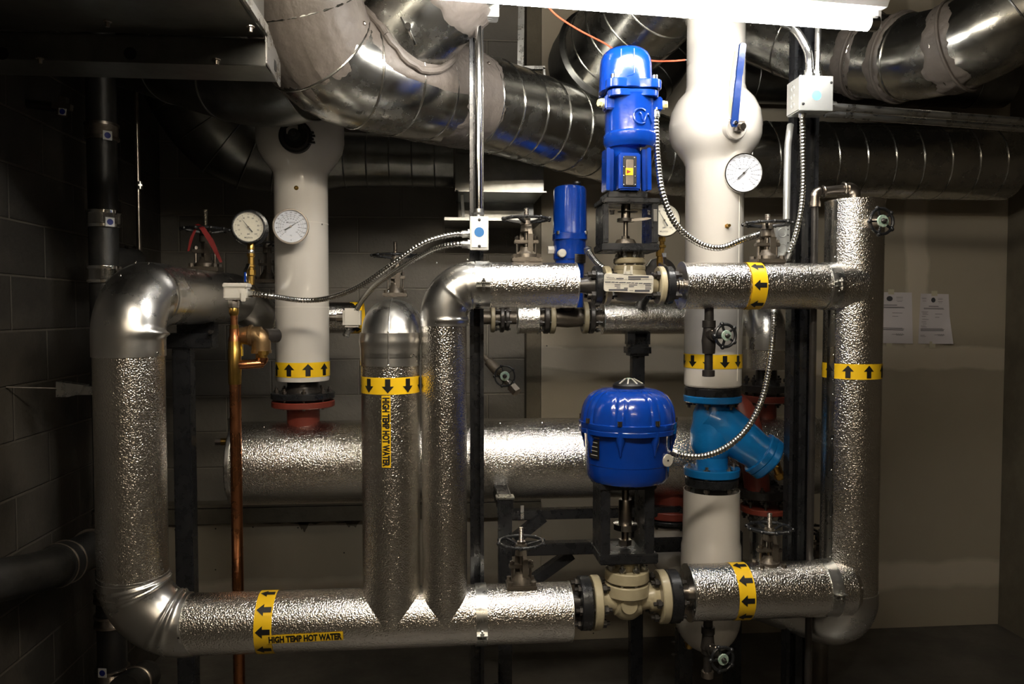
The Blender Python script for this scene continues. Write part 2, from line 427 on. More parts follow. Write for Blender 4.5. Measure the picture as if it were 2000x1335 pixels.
# ---------------------------------------------------------------- lamps
def fixture(name_label, pR, pL, glow, hw=.065, group=None, chains=True, one=False):
    pR, pL = V(pR), V(pL); a = (pL - pR).normalized(); L = (pL - pR).length; s = a.cross(V((0, 0, 1))).normalized()
    c = (pR + pL) / 2; up = V((0, 0, 1))
    t = thing('fluorescent_light', name_label, 'light', c + up * .06)
    b = MB(); prof = [(-hw * .55, .0), (hw * .55, .0), (hw * .75, .020), (hw * .75, .052), (-hw * .75, .052), (-hw * .75, .020)]
    z0 = .032
    b.prism([pR + s * x + up * (z + z0) for x, z in prof], a * L); b.build('housing', 'white_paint', t)
    for sg in ((0,) if one else (-1, 1)):
        q = s * sg * hw * .62
        tb = MB().cyl(pR + q + a * .03, pL + q - a * .03, .0205, 24); o = tb.build('lamp_tube', glow, t)
        for e, d in ((pR, a), (pL, -a)):
            MB().cyl(e + q + d * .008, e + q + d * .034, .0212, 20).build('tube_cap', 'chrome', o)
            MB().box(e + q + d * .004 + up * .010, (.010, .02, .05), Matrix((a, s, up)).transposed()).build('lamp_holder', 'white_paint', t)
    for k in ((.035, .16, .84, .96) if chains else ()):
        q = pR + a * L * k + up * (z0 + .052); b = MB()
        for i in range(10):
            b.torusprof(q + up * (.012 + i * .02), s if i % 2 else a, [(-.0015, .006), (.0015, .006), (.0015, .009), (-.0015, .009)], 10)
        b.cyl(q + up * .2, (q.x, q.y, ZC), .002, 6); b.build('hanging_chain', 'steel', t)
    return t
r_ = at(1716, 47, 2.04); l_ = at(985, -14, 1.94); d_ = (l_ - r_); d_.z = 0; d_.normalize()
fixture('long fluorescent batten glowing white above the blue actuators, hung on chains', r_, r_ + d_ * 1.235, 'tube_glow', one=True)
fixture('fluorescent batten hung above and just ahead of the viewer', (.62, .95, 2.42), (-.61, .95, 2.42), 'front_glow')
fixture('fluorescent batten over the aisle behind the viewer', (1.0, -1.2, 2.55), (-.4, -1.2, 2.55), 'aisle_glow', .07)

# ================================================================ DUCTS
def duct(root, pts, r, step=.11, m='galv', n=14, name='duct_run', seam_off=0, tilt=.0, bead=.0035, skip=None):
    c = crv(pts, n); c = resample(c, .035); N_ = len(c)
    if isinstance(r, (list, tuple)):
        rr = [r[min(len(r) - 2, int(i / (N_ - 1) * (len(r) - 1)))] * (1 - (i / (N_ - 1) * (len(r) - 1)) % 1) + r[min(len(r) - 1, int(i / (N_ - 1) * (len(r) - 1)) + 1)] * ((i / (N_ - 1) * (len(r) - 1)) % 1) for i in range(N_)]
    else: rr = [r] * N_
    b = MB().tube(c, rr, 48)
    L = (N_ - 1) * .035; k = seam_off
    while k < L:
        i = k / .035; j = min(N_ - 2, int(i)); p = c[j].lerp(c[j + 1], i - j); t = (c[j + 1] - c[j]).normalized()
        if not skip or not any(x0 < proj(p)[0] < x1 for x0, x1 in skip):
            t2 = (t + V((0, 0, 1)) * tilt).normalized(); b.torus(p, t2, rr[j] + .0005, bead, 44, 6)
        k += step
    return b.build(name, m, root), c, rr
def mastic_band(root, c, r, t0, t1, f0=0, f1=2 * PI, rag=.03, lift=.004, seed=1, lab=None, m='mastic'):
    """ragged smear of duct sealant round path c between arc lengths t0, t1 and angles f0, f1"""
    d = [0]
    for a_, b_ in zip(c, c[1:]): d.append(d[-1] + (b_ - a_).length)
    fr = []; a, u, v = frame(c[1] - c[0])
    for i, p in enumerate(c):
        t = (c[min(i + 1, len(c) - 1)] - c[max(i - 1, 0)]).normalized(); q = a.rotation_difference(t); u = q @ u; v = q @ v; a = t; fr.append((u.copy(), v.copy()))
    def P(s, f, lf):
        s = max(0, min(d[-1], s)); j = 0
        while j < len(d) - 2 and d[j + 1] < s: j += 1
        k = (s - d[j]) / max(1e-9, d[j + 1] - d[j]); U = fr[j][0].lerp(fr[j + 1][0], k); W = fr[j][1].lerp(fr[j + 1][1], k)
        rr = r[j] if isinstance(r, list) else r
        return c[j].lerp(c[j + 1], k) + (U * math.cos(f) + W * math.sin(f)).normalized() * (rr + lf)
    nf = max(12, int(96 * (f1 - f0) / (2 * PI))); ns = 14; rows = []
    full = f1 - f0 > 6.2
    for i in range(nf + 1):
        f = f0 + (f1 - f0) * i / nf; cf = (math.cos(f) * 2.4, math.sin(f) * 2.4)
        a0 = t0 + rag * noise.fractal(V((cf[0], cf[1], seed * 3.1)), .9, 2.1, 5); a1 = t1 + rag * noise.fractal(V((cf[0], cf[1], seed * 7.7 + 9)), .9, 2.1, 5)
        if not full:
            e = max(0.0, math.sin(PI * i / nf)) ** .35; mid = (a0 + a1) / 2; a0 = mid + (a0 - mid) * e; a1 = mid + (a1 - mid) * e
        row = []
        for k in range(ns + 1):
            s = a0 + (a1 - a0) * k / ns
            edge = min(1, min(k, ns - k) / 2.0) * (1 if full else min(1, min(i, nf - i) / 2))
            row.append(P(s, f, -.001 + edge * (lift + .0035 * noise.noise(V((s * 30, cf[0] * 6, cf[1] * 6))))))
        rows.append(row)
    b = MB(); vs = [p for r0 in rows for p in r0]; fs = []
    for i in range(nf):
        for k in range(ns): fs.append((i * (ns + 1) + k, (i + 1) * (ns + 1) + k, (i + 1) * (ns + 1) + k + 1, i * (ns + 1) + k + 1))
    return b.raw(vs, fs).build('sealant_smear', m, root, sharp=1.5, label=lab or 'brushed grey duct sealant')
def near(c, px):                         # arc length where a path passes column px
    s = 0; best = (1e9, 0)
    for a_, b_ in zip(c, c[1:]):
        e = abs(proj(a_)[0] - px)
        if e < best[0]: best = (e, s)
        s += (b_ - a_).length
    return best[1]
# main duct
t = thing('air_duct', 'big shiny spiral duct smeared with grey sealant, sweeping from upper left across the back wall', 'duct', at(760, 165, 2.45))
P0 = [at(575, -190, 2.12), at(582, -20, 2.16), at(640, 112, 2.27), at(770, 160, 2.42), at(950, 205, 2.76), at(1165, 270, 3.12), at(1330, 308, 3.27), hz(1600, 3.28, at(1330, 308, 3.28).z), hz(1962, 3.28, at(1330, 308, 3.28).z)]
o, cA, rA = duct(t, P0, .163, .125, 'galv', tilt=.1)
L1 = near(cA, 950)
s0 = .02
mastic_band(t, cA, rA, .0, near(cA, 600) + .10, 0, 2 * PI, .05, seed=2, lab='thick brushed grey sealant over the bend')
mastic_band(t, cA, rA, near(cA, 640), near(cA, 905), -PI * .70, -PI * .20, .05, seed=4, lab='grey sealant under the branch joint')
mastic_band(t, cA, rA, near(cA, 845), near(cA, 915), 0, 2 * PI, .028, seed=5)
for px in (620, 690, 745, 812, 862, 893):
    sx = near(cA, px); j = int(sx / .035); p = cA[j]; n_ = (V((0, -1, .35)) if px > 800 else V((.0, -1, .75))).normalized(); tt = (cA[j + 1] - cA[j]).normalized(); n_ = (n_ - tt * n_.dot(tt)).normalized()
    MB().lathe(p + n_ * (.163 + .003), n_, [(0, .006), (.004, .006), (.006, .003)], 6).build('screw', 'steel', t)
# branch standing on the main duct
bp = [at(722, 150, 2.385), at(770, 85, 2.37), at(830, 25, 2.33), at(900, -50, 2.28), at(960, -130, 2.25)]
br, cB, rB = duct(t, bp, .146, .5, 'galv', name='branch_duct', seam_off=.6)
mastic_band(br, cB, rB, near(cB, 850) + .01, near(cB, 850) + .10, 0, 2 * PI, .015, seed=8)
# saddle rim of sealant where the branch meets the run
b = MB(); rim = []
for i in range(40):
    f = 2 * PI * i / 40; a, u, v = frame(cB[-1] - cB[0])
    p = cB[0] + (u * math.cos(f) + v * math.sin(f)) * .149; q = a
    # walk up the branch until outside the run
    for _ in range(60):
        if min((p - k).length for k in cA) > .168: break
        p = p + q * .006
    rim.append(p)
b.tube(rim + [rim[0]], [.011 + .005 * noise.noise(V((i * .8, 0, 0))) for i in range(41)], 10, caps=False); b.build('sealant_smear', 'mastic', br, label='ragged collar of dark sealant')
# balancing damper quadrant on the branch
q = at(797, 55, 2.20); b = MB(); b.bar(q + V((-.02, 0, .028)), q + V((.012, 0, -.03)), .012, .004); b.cyl(q + V((0, .03, 0)), q - V((0, .02, 0)), .009, 12); b.bar(q, q + V((.022, -.01, -.05)), .010, .006); b.build('damper_handle', 'chrome', br)
# dark left continuation behind the hung unit
t = thing('air_duct', 'dark smooth duct stub running left from the sealant-covered bend, under the hung metal unit', 'duct', at(450, 150, 2.5))
duct(t, [at(600, 150, 2.42), at(520, 165, 2.50), at(430, 150, 2.60), at(250, 100, 2.95)], .130, .3, 'galv_shaded')
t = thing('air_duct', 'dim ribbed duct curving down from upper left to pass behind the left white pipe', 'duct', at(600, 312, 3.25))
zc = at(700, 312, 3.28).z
duct(t, [at(352, 40, 3.1), at(392, 180, 3.15), at(470, 275, 3.22), hz(575, 3.27, zc), hz(700, 3.28, zc), hz(885, 3.28, zc)], [.20, .20, .19, .15, .112, .108, .108], .092, 'galv_shaded')
# upper middle
t = thing('air_duct', 'ribbed round duct dropping from the ceiling behind the tall blue actuator', 'duct', at(1200, 90, 3.0))
e, cE, rE = duct(t, [at(1400, -150, 2.3), at(1330, -60, 2.5), at(1255, 25, 2.72), at(1178, 105, 2.98)], .175, .105, 'galv', bead=.0028)
a_ = (cE[-1] - cE[-3]).normalized()
MB().lathe(cE[-1] - a_ * .01, a_, [(0, .178), (.012, .19), (.022, .19), (.05, .182), (.12, .175), (.16, .165)], 48).build('end_collar', 'galv_shaded', t)
t = thing('air_duct', 'short dark duct elbow between the blue actuator and the right white pipe', 'duct', at(1300, 130, 3.35))
duct(t, [at(1330, -30, 3.42), at(1318, 60, 3.40), at(1298, 120, 3.36), at(1262, 168, 3.33)], .105, .12, 'galv_shaded')
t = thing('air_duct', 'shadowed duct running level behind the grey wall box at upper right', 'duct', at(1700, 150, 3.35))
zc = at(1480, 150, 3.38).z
duct(t, [hz(1380, 3.38, zc), hz(1600, 3.38, zc), hz(1960, 3.36, zc)], .115, .2, 'galv_shaded')
t = thing('air_duct', 'shiny elbowed duct with sealed joints rising out of the upper right corner', 'duct', at(1820, 110, 2.5))
g, cG, rG = duct(t, [at(1400, 20, 3.05), at(1480, 50, 3.0), at(1600, 92, 2.85), at(1720, 112, 2.66), at(1820, 106, 2.48), at(1915, 72, 2.34), at(2010, 10, 2.26), at(2120, -80, 2.2)], .142, .16, 'galv', bead=.003)
for i, (px, wd, lf) in enumerate(((1690, .05, .004), (1768, .045, .006), (1878, .05, .005))):
    s = near(cG, px); mastic_band(t, cG, rG, s - wd, s + wd * .5, 0, 2 * PI, .018, lf, seed=20 + i)
    j = int(s / .035); MB().torus(cG[j], cG[j + 1] - cG[j], .149, .006).build('joint_rim', 'mastic', t)
# square duct on the wall
t = thing('square_duct', 'square galvanised duct box with a flanged lip behind the strut, under the big round duct', 'duct', at(960, 340, 3.3))
p0 = at(893, 345, 3.15); p1 = at(1062, 345, 3.15); zt, zb = at(1000, 262, 3.15).z, at(1000, 376, 3.15).z
b = MB().box(((p0.x + p1.x) / 2, 3.32, (zt + zb) / 2), (p1.x - p0.x, .34, zt - zb), bev=.003); b.build('duct_body', 'galv_shaded', t)
b = MB(); xx = (p0.x + p1.x) / 2; W_ = p1.x - p0.x
b.box((xx, 3.145, zb + .003), (W_ + .02, .012, .006)).box((xx, 3.145, (zt + zb) / 2 + .04), (W_, .008, .006)).box((p0.x - .002, 3.145, (zt + zb) / 2), (.012, .012, zt - zb)); b.build('flange_lip', 'galv_shaded', t)
q0 = at(868, 434, 3.3); q1 = at(1052, 434, 3.3)
b = MB().box(((q0.x + q1.x) / 2, 3.32, q0.z), (q1.x - q0.x, .3, .012)); b.build('bottom_rail', 'galv_shaded', t)
b = MB(); q = at(890, 345, 3.16); r2 = at(905, 430, 3.3); b.bar((q.x + .02, 3.25, q.z + .05), (r2.x, 3.3, r2.z), .10, .012, (1, 0, 0)); b.box(((p0.x + p1.x) / 2, 3.47, (zb + q0.z) / 2), (W_ * .95, .06, zb - q0.z)); b.build('transition_panel', 'galv_shaded', t)
# strap and channel that carry the round duct
t = thing('duct_hanger', 'flat metal strap hanging down onto a short horizontal channel behind the round duct', 'hanger', at(1015, 80, 2.98))
a0, a1 = at(1019, -20, 2.98), at(1016, 142, 2.98)
b = MB().bar(a0, a1, .003, .024, (1, 0, 0)); b.build('strap', 'zinc', t)
b = MB().bar(at(975, 133, 3.0), at(1064, 133, 3.0), .02, .012).bar(at(1062, 133, 3.0), at(1063, 156, 3.0), .02, .008, (1, 0, 0)); b.build('channel', 'zinc', t)
# hung unit, top left
t = thing('hanging_unit', 'dark sheet-metal equipment box hung at the upper left with a holed bottom flange', 'equipment', at(300, 60, 1.6))
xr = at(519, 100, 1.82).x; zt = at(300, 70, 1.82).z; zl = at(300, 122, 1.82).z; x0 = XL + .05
b = MB().box(((x0 + xr) / 2, 1.23, zt + .24), (xr - x0, 1.16, .48), bev=.002); b.build('casing', 'galv_shaded', t)
b = MB(); n = 0
holes = [at(255, 105, 1.82), at(5, 105, 1.82)]
bmw = b.box(((x0 + xr) / 2, 1.82, (zt + zl) / 2), (xr - x0, .003, zt - zl)); b.box(((x0 + xr) / 2, 1.88, zl), (xr - x0, .12, .003)); fl = b.build('bottom_flange', 'galv_shaded', t)
for h in holes: MB().lathe(h - V((0, .003, 0)), (0, 1, 0), [(0, .014), (.001, .014)], 20).build('hole', 'ink', fl)
for px, py in ((210, 45), (489, 55), (78, 117), (423, 119)):
    h = at(px, py, 1.70 if py < 60 else 1.817); MB().lathe(h + V((0, 0, .004)), (0, 0, -1), [(0, .009), (.002, .009), (.003, .005), (.012, .004)], 10).build('bolt', 'steel', t)
b = MB(); Y0, Y1 = 1.80, 1.945
pts = [at(512, 38, Y0), at(519, 122, Y0)]; xe = xr + .004
zz = zl
b.prism([(xe, Y0, zt + .03), (xe, Y0, zz), (xe, Y1, zz - .012), (xe, Y1, zt - .012)], (.003, 0, 0)); pl = b.build('end_plate', 'zinc', t)
MB().lathe((xe + .003, 1.885, (zt + zz) / 2 - .01), (1, 0, 0), [(0, .013), (.001, .013)], 20).build('hole', 'ink', pl)
b = MB().box((xe + .004, 1.3, zt + .012), (.006, 1.0, .024)); b.build('edge_rail', 'zinc', t)
# ================================================================ INSULATED PIPES, front rig
Y0 = 2.20
def rpx(n, p): return n * mp(p) / 2
def ridge(cs, wd, amp, sgn=-1, pw=1.5, lo=.15):
    def f(s, a):
        k = sum(math.exp(-((s - c) / wd) ** 2) for c in cs)
        return 1 + amp * k * (lo + (1 - lo) * (.5 + .5 * sgn * math.sin(a)) ** pw)
    return f
def elbow(parent, pts, r, mod=None, name='elbow_jacket', m='smooth_alu', seg=64, rings=True, step=.0035):
    pts = resample(pts, step)
    o = MB().tube(pts, r, seg, mod=mod).build(name, m, parent, sharp=.9)
    return o
# A: left loop -----------------------------------------------------
zl = zpy(1207, at(700, 1207, Y0).x, Y0)                     # axis height of the lower run
pA = hz(252, Y0, 1.54); xA = (at(250, 700, Y0).x + at(262, 1100, Y0).x) / 2
rV = .0925; rL = .0845
t = thing('insulated_pipe', 'silver pipe making the big loop at left, tagged high temp hot water along its bottom', 'pipe', (xA, Y0, zl))
zt_ = zpy(695, xA, Y0); ztop = zpy(574, xA, Y0)
zb_ = zpy(1133, xA, Y0)
vj = jacket(t, (xA, Y0, zb_ - .03), (xA, Y0, zt_ + .02), rV - .001, seam=2.2, nscrew=0)
# bottom bend: wrinkled smooth cover
Rb = .150
path = [V((xA, Y0, zb_ + .012)), V((xA, Y0, zb_ - .01))] + bend((xA, Y0, zb_), (xA, Y0, zl), (xA + .6, Y0, zl), Rb, 24)
xe_ = at(347, 1207, Y0).x; path += [V((xe_, Y0, zl))]
pl = resample(path, .004); n = len(pl)
rr = [rV + .001 + (rL + .0015 - rV) * (i / (n - 1)) ** 1.0 for i in range(n)]
def modb(s, a):
    k = math.exp(-((s - .26) / .030) ** 2) + math.exp(-((s - .33) / .02) ** 2) * .6 + math.exp(-((s - .76) / .030) ** 2) + math.exp(-((s - .69) / .02) ** 2) * .6
    return 1 + .085 * k * max(0, (.5 - .5 * math.sin(a - .3))) ** 1.2
el = MB().tube(pl, rr, 72, mod=modb).build('elbow_jacket', 'smooth_alu', t, sharp=.9, label='smooth wrinkled metal bend cover')
for px, py in ((231, 1133), (318, 1112), (361, 1153), (343, 1238), (272, 1180)):
    p = at(px, py, Y0 - .075); screw(p + V((0, .0, 0)), (0, -1, 0), el, .0035)
xr_ = at(1113, 1185, Y0).x
lj = jacket(t, (xe_ - .02, Y0, zl), (xr_, Y0, zl), rL, seam=1.45, nscrew=7)
MB().cyl((xr_ - .002, Y0, zl), (xr_ + .0005, Y0, zl), rL + .0012, 48).build('end_cap', 'smooth_alu', t)
mk = marker(t, hz(526, Y0, zl), (1, 0, 0), rL, rpx(2 * 33, at(526, 1207, Y0)), -1, .062, shift=-.004)
# lettered tag on the lower run
def tag(parent, o, a, r, L, wd, c0, tilt, size, flipx=1):
    w_ = Wrap(o, a, r)
    def q(x, y, lf): return w_.pt(x * flipx, c0 - y + x * tilt, lf)
    b = MB(); vs = []; fs = []; n = 8
    for i in range(n + 1):
        y = -wd / 2 + wd * i / n; vs += [q(-L / 2, y, .0018), q(L / 2, y, .0018)]
        if i: fs.append((2 * i - 2, 2 * i, 2 * i + 1, 2 * i - 1))
    b.raw(vs, fs); o1 = b.build('lettered_label', 'yellow', parent, label='yellow tag lettered HIGH TEMP HOT WATER')
    v2, f2 = text_mesh('HIGH TEMP HOT WATER', size, .0013, 1); mx = max(abs(p[0]) for p in v2); k = (L * .485) / mx
    ys = [p[1] for p in v2]; my = (max(ys) + min(ys)) / 2
    b = MB(); b.raw([q(x * k, y - my, .0026) for x, y in v2], f2); b.build('lettering', 'ink', o1)
# for an axis +x facing the camera the wrap angle runs upward
pm = hz(606, Y0, zl); u0 = rpx(2, pm)
up_sign = 1 if Wrap(pm, (1, 0, 0), rL).pt(0, .01).z > Wrap(pm, (1, 0, 0), rL).pt(0, 0).z else -1
tag(t, pm, (1, 0, 0), rL, 141 * u0, 17 * u0, .0155, -.02, .0245)
clamp(t, hz(939, Y0, zl), (1, 0, 0), rL, .032, face=(0, -1, -.28))
# top: dented elbow that turns back and right to the rear run
pE = at(452, 573, 2.84); pE.z = ztop - .0
corner = V((xA, Y0, ztop)); Rt = .115
path = [V((xA, Y0, zt_))] + bend((xA, Y0, zt_), corner, pE, Rt, 24); d0 = (pE - corner).normalized()
path += [path[-1] + d0 * .05]
def modt(s, a):
    return 1 + .16 * math.exp(-((s - .22) / .030) ** 2) * max(0, .5 + .5 * math.cos(a - 1.45)) ** 10 + .08 * math.exp(-((s - .72) / .05) ** 2) * max(0, .5 + .5 * math.cos(a - .7)) ** 5 - .05 * math.exp(-((s - .5) / .12) ** 2) * max(0, .5 + .5 * math.cos(a - .6)) ** 3
pr = resample(path, .004)
el = MB().tube(pr, [rV + .002] * len(pr), 72, mod=modt).build('elbow_jacket', 'smooth_alu', t, sharp=.9, label='smooth dented metal elbow cover')
for px, py in ((234, 537), (264, 511), (289, 514), (344, 576), (216, 690), (308, 689)):
    p = at(px, py, Y0 - .05); screw(p, (0, -1, .1), el, .0035)
bj = jacket(t, path[-1] - d0 * .02, pE, rV - .004, m='smooth_alu', name='rear_jacket')
ZR = ztop - .02; YR = 3.02; ZR = zpy(620, .5, YR)
# tapering shell to the thin rear run behind the left white pipe
q0 = pE; q1 = hz(520, 2.98, ZR)
MB().tube(crv([q0 - d0 * .01, q0 + d0 * .05, q1.lerp(q0, .3), q1], 8), [rV - .006 - i * (rV - .006 - .062) / 24 for i in range(25)], 40).build('reducer_jacket', 'smooth_alu', t)
MB().cyl(q1 - V((.01, 0, 0)), hz(700, YR, ZR), .060, 40).build('jacket', 'embossed', t)
marker(t, hz(697, YR, ZR), (1, 0, 0), .060, .05, 1, .05, shift=.0)
# B: tall riser with domed head ------------------------------------
xB = at(764, 900, Y0).x; rB_ = rpx(112, at(764, 900, Y0)); zB = zpy(712, xB, Y0)
t = thing('insulated_pipe', 'silver-jacketed riser with a domed head and a vertical high temp hot water tag', 'pipe', (xB, Y0, zl))
yB = Y0 - (rL - rB_) - .002
jacket(t, (xB, yB, zl - .006), (xB, yB, zB + .01), rB_, seam=2.6)
MB().lathe((xB, yB, zl - .006), (0, 0, -1), [(0, rB_), (.001, rB_ * .1)], 40).build('mitre_tip', 'embossed', t)
zc = zpy(641, xB, Y0)
path = [V((xB, yB, zB)), V((xB, yB, zc - .01))] + bend((xB, yB, zc - .2), (xB, yB, zc), (xB, yB + .4, zc), .085, 18) + [V((xB, yB + .30, zc))]
pr = resample(path, .004)
hd = MB().tube(pr, [rB_ + .0025] * len(pr), 64, mod=lambda s, a: 1 + .028 * math.exp(-((s - .13) / .02) ** 2) * (.3 + .7 * abs(math.sin(a)))).build('head_jacket', 'smooth_alu', t, sharp=.9, label='smooth domed metal cover with a centre seam')
b = MB(); sp = []
for p, q in zip(pr[:-1], pr[1:]):
    tt = (q - p).normalized(); nn = V((0, -tt.z, tt.y)) if True else None
    sp.append(p + nn.normalized() * (rB_ + .003) * (1.0))
b.tube([p for p in sp[: int(len(sp) * .62)]], .0018, 6); b.build('seam', 'smooth_alu', hd)
for py in (568, 648, 713): screw(at(758, py, yB - rB_ - .004), (0, -1, .2), hd, .003)
MB().cyl((xB, yB + .29, zc), (xB, 2.95, ZR), .05, 32).build('rear_jacket', 'embossed', t)
mkz = zpy(754, xB, yB - rB_)
marker(t, (xB, yB, mkz), (0, 0, -1), rB_, 33 * mp((xB, yB - .08, mkz)), 1, .060, shift=.002)
k = mp((xB, yB - .08, 1.3)); zt2 = (zpy(772, xB, yB - rB_) + zpy(913, xB, yB - rB_)) / 2
w0 = Wrap((xB, yB, zt2), (0, 0, -1), rB_); sgn = 1 if w0.pt(0, .01).x > w0.pt(0, 0).x else -1
tag(t, (xB, yB, zt2), (0, 0, -1), rB_, 141 * k, 17 * k, sgn * -.007, 0, .0245)
# C: thinner riser turning right into the upper run --------------
xC = at(868, 900, Y0).x; zU = zpy(557, at(1100, 557, Y0).x, Y0); rC = rpx(87, at(868, 900, Y0)); yC = Y0 - (rL - rC)
t = thing('insulated_pipe', 'slimmer silver riser bending right into the upper run left of the nameplated valve', 'pipe', (xC, Y0, zl))
zC = zpy(636, xC, Y0)
jacket(t, (xC, yC, zl + .004), (xC, yC, zC + .01), rC, seam=-2.2)
MB().lathe((xC, yC, zl + .004), (0, 0, -1), [(0, rC), (.001, rC * .1)], 40).build('mitre_tip', 'embossed', t)
xC1 = at(927, 557, Y0).x
path = [V((xC, yC, zC))] + bend((xC, yC, zC - .2), (xC, yC, zU), (xC + .4, yC, zU), .088, 22) + [V((xC1, yC, zU))]
pr = resample(path, .0035)
def modc(s, a):
    return 1 + .07 * math.exp(-((s - .10) / .03) ** 2) * max(0, .5 + .5 * math.sin(a + .4)) ** 2 + .075 * math.exp(-((s - .58) / .03) ** 2) * max(0, .5 + .5 * math.sin(a + .2)) ** 1.4 + .05 * math.exp(-((s - .86) / .03) ** 2) * max(0, .5 + .5 * math.sin(a)) ** 2
el = MB().tube(pr, [rC + .0025] * len(pr), 64, mod=modc).build('elbow_jacket', 'smooth_alu', t, sharp=.9, label='smooth creased metal elbow cover')
for px, py in ((853, 513), (913, 507), (863, 638), (922, 547)): screw(at(px, py, yC - .045), (0, -1, .3), el, .003)
xC2 = at(1124, 557, Y0).x
jacket(t, (xC1 - .01, Y0 - .016, zU), (xC2, Y0 - .004, zU), rC + .0005, seam=2.9)
MB().cyl((xC2 - .002, Y0 - .004, zU), (xC2 + .0005, Y0 - .004, zU), rC + .0015, 48).build('end_cap', 'smooth_alu', t)
clamp(t, hz(942, Y0 - .016, zU), (1, 0, 0), rC + .001, .040, face=(0, -1, -.02))
# D: right riser ----------------------------------------------------
xD = at(1671, 700, Y0 + .02).x; YD_ = Y0 + .04; rD = rpx(108, (xD, YD_, 1.4)); zD1 = zpy(386, xD, YD_ - rD)
zF = zpy(1152, at(1480, 1152, Y0).x, Y0)
t = thing('insulated_pipe', 'wide silver-jacketed riser at far right with a flat top and a U-bend foot', 'pipe', (xD, YD_, zF))
zb2 = zpy(1155, xD, YD_)
jacket(t, (xD, YD_, zb2), (xD, YD_, zD1), rD, seam=None)
MB().cyl((xD, YD_, zD1 - .003), (xD, YD_, zD1 + .002), rD + .002, 56).build('top_cap', 'embossed', t)
MB().cyl((xD, YD_, zpy(480, xD, YD_) - .001), (xD, YD_, zpy(480, xD, YD_) + .001), rD + .0012, 56).build('lap_joint', 'embossed', t)
MB().cyl((xD, YD_, zpy(865, xD, YD_) - .001), (xD, YD_, zpy(865, xD, YD_) + .001), rD + .0012, 56).build('lap_joint', 'embossed', t)
w_ = Wrap((xD, YD_, zb2), (0, 0, 1), rD); sl = -1 if w_.pt(0, -.01).x < xD else 1
b = MB(); w_.patch(b, 0, zD1 - zb2, sl * rD * 1.10, sl * rD * 1.45, .0015, 5); sm = b.build('riveted_seam', 'galv', t, label='darker riveted seam strip')
for py in (503, 615, 691, 767, 853, 912, 1002, 1078):
    p = w_.pt(zpy(py, xD, YD_) - zb2, sl * rD * 1.16, .001); screw(p, p - V((xD, YD_, p.z)), sm, .003)
marker(t, (xD, YD_, zpy(722, xD, YD_)), (0, 0, 1), rD, 30 * mp((xD, YD_ - .08, 1.4)), 1, .056, shift=.006)
# foot: turns back and left
zf = zpy(1176, xD, YD_)
e1 = V((xD - .17, YD_ + .26, zf)); path = [V((xD, YD_, zb2 + .01))] + bend((xD, YD_, zb2 + .3), (xD, YD_, zf), e1, .092, 22) + [e1]
path = [V((xD, YD_, zb2 + .01))] + bend((xD, YD_, zb2 + .3), (xD, YD_, zpy(1216, xD, YD_)), (e1.x, e1.y, zpy(1216, xD, YD_)), .085, 22) + [V((e1.x, e1.y, zpy(1216, xD, YD_)))]
pr = resample(path, .005)
ft = MB().tube(pr, [rD + .002] * len(pr), 64).build('elbow_jacket', 'smooth_alu', t, sharp=.9, label='smooth rounded metal foot elbow')
for px, py in ((1661, 1184), (1691, 1220)): screw(at(px, py, YD_ - .085), (0, -1, 0), ft, .003)
zfh = zpy(1216, xD, YD_)
MB().cyl(V((e1.x, e1.y, zfh)), V((e1.x - .06, 3.49, zfh)), .074, 32).build('rear_jacket', 'smooth_alu', t)
# E: upper right run ---------------------------------------------
t = thing('insulated_pipe', 'silver-jacketed upper run right of the nameplated valve with a yellow arrow band', 'pipe', hz(1500, Y0, zU))
yE = YD_ - (rD - rC); xE0 = hz(1331, Y0, zU).x; xE1 = xD
rE_ = rpx(91, hz(1450, Y0, zU))
jacket(t, (xE0, Y0, zU), (xE1 - .002, Y0 + .012, zU), rE_, seam=2.7, nscrew=0)
MB().lathe((xE1 - .002, Y0 + .012, zU), (1, 0, 0), [(0, rE_), (.001, rE_ * .1)], 40).build('mitre_tip', 'embossed', t)
ec = MB().ring((xE0, Y0, zU), (1, 0, 0), rE_ + .002, .018, .004).build('end_cap', 'smooth_alu', t, label='dull metal disc closing the left end')
MB().lathe((xE0 - .002, Y0, zU), (1, 0, 0), [(0, .030), (.001, .022), (-.0, .018)], 24, caps=False).build('collar', 'steel', ec)
marker(t, hz(1467, Y0, zU), (1, 0, 0), rE_, 30 * mp(hz(1467, Y0, zU)), -1, .064, shift=0)
clamp(t, hz(1617, Y0 + .008, zU), (1, 0, 0), rE_, .034, face=(0, -1, .05))
for px, py in ((1345, 558), (1640, 568), (1668, 556)): screw(at(px, py, Y0 - rE_ - .001), (0, -1, 0), t, .003)
# F: lower right run -------------------------------------------------
t = thing('insulated_pipe', 'silver-jacketed lower run right of the beige valve, banded yellow, mitred into the right riser', 'pipe', hz(1480, Y0, zF))
rF = rpx(107, hz(1460, Y0, zF)); xF0 = hz(1343, Y0, zF).x; xF1 = hz(1652, Y0, zF).x
yF = Y0
jacket(t, (xF0, yF, zF), (xF1 - .001, yF, zF), rF, seam=2.9)
MB().lathe((xF1 - .001, yF, zF), (1, 0, 0), [(0, rF), (.020, rF * .80), (.056, .004)], 40).build('mitre_tip', 'embossed', t)
MB().ring((xF0, yF, zF), (1, 0, 0), rF + .002, .020, .004).build('end_cap', 'smooth_alu', t, label='dull metal disc closing the left end')
marker(t, hz(1440, yF, zF), (1, 0, 0), rF, 32 * mp(hz(1440, yF, zF)), -1, .060, shift=.0)
clamp(t, hz(1612, yF, zF), (1, 0, 0), rF, .036, face=(0, -1, .08))
for px, py in ((1357, 1190), (1685, 1148)): screw(at(px, py, yF - rF), (0, -1, 0), t, .003)

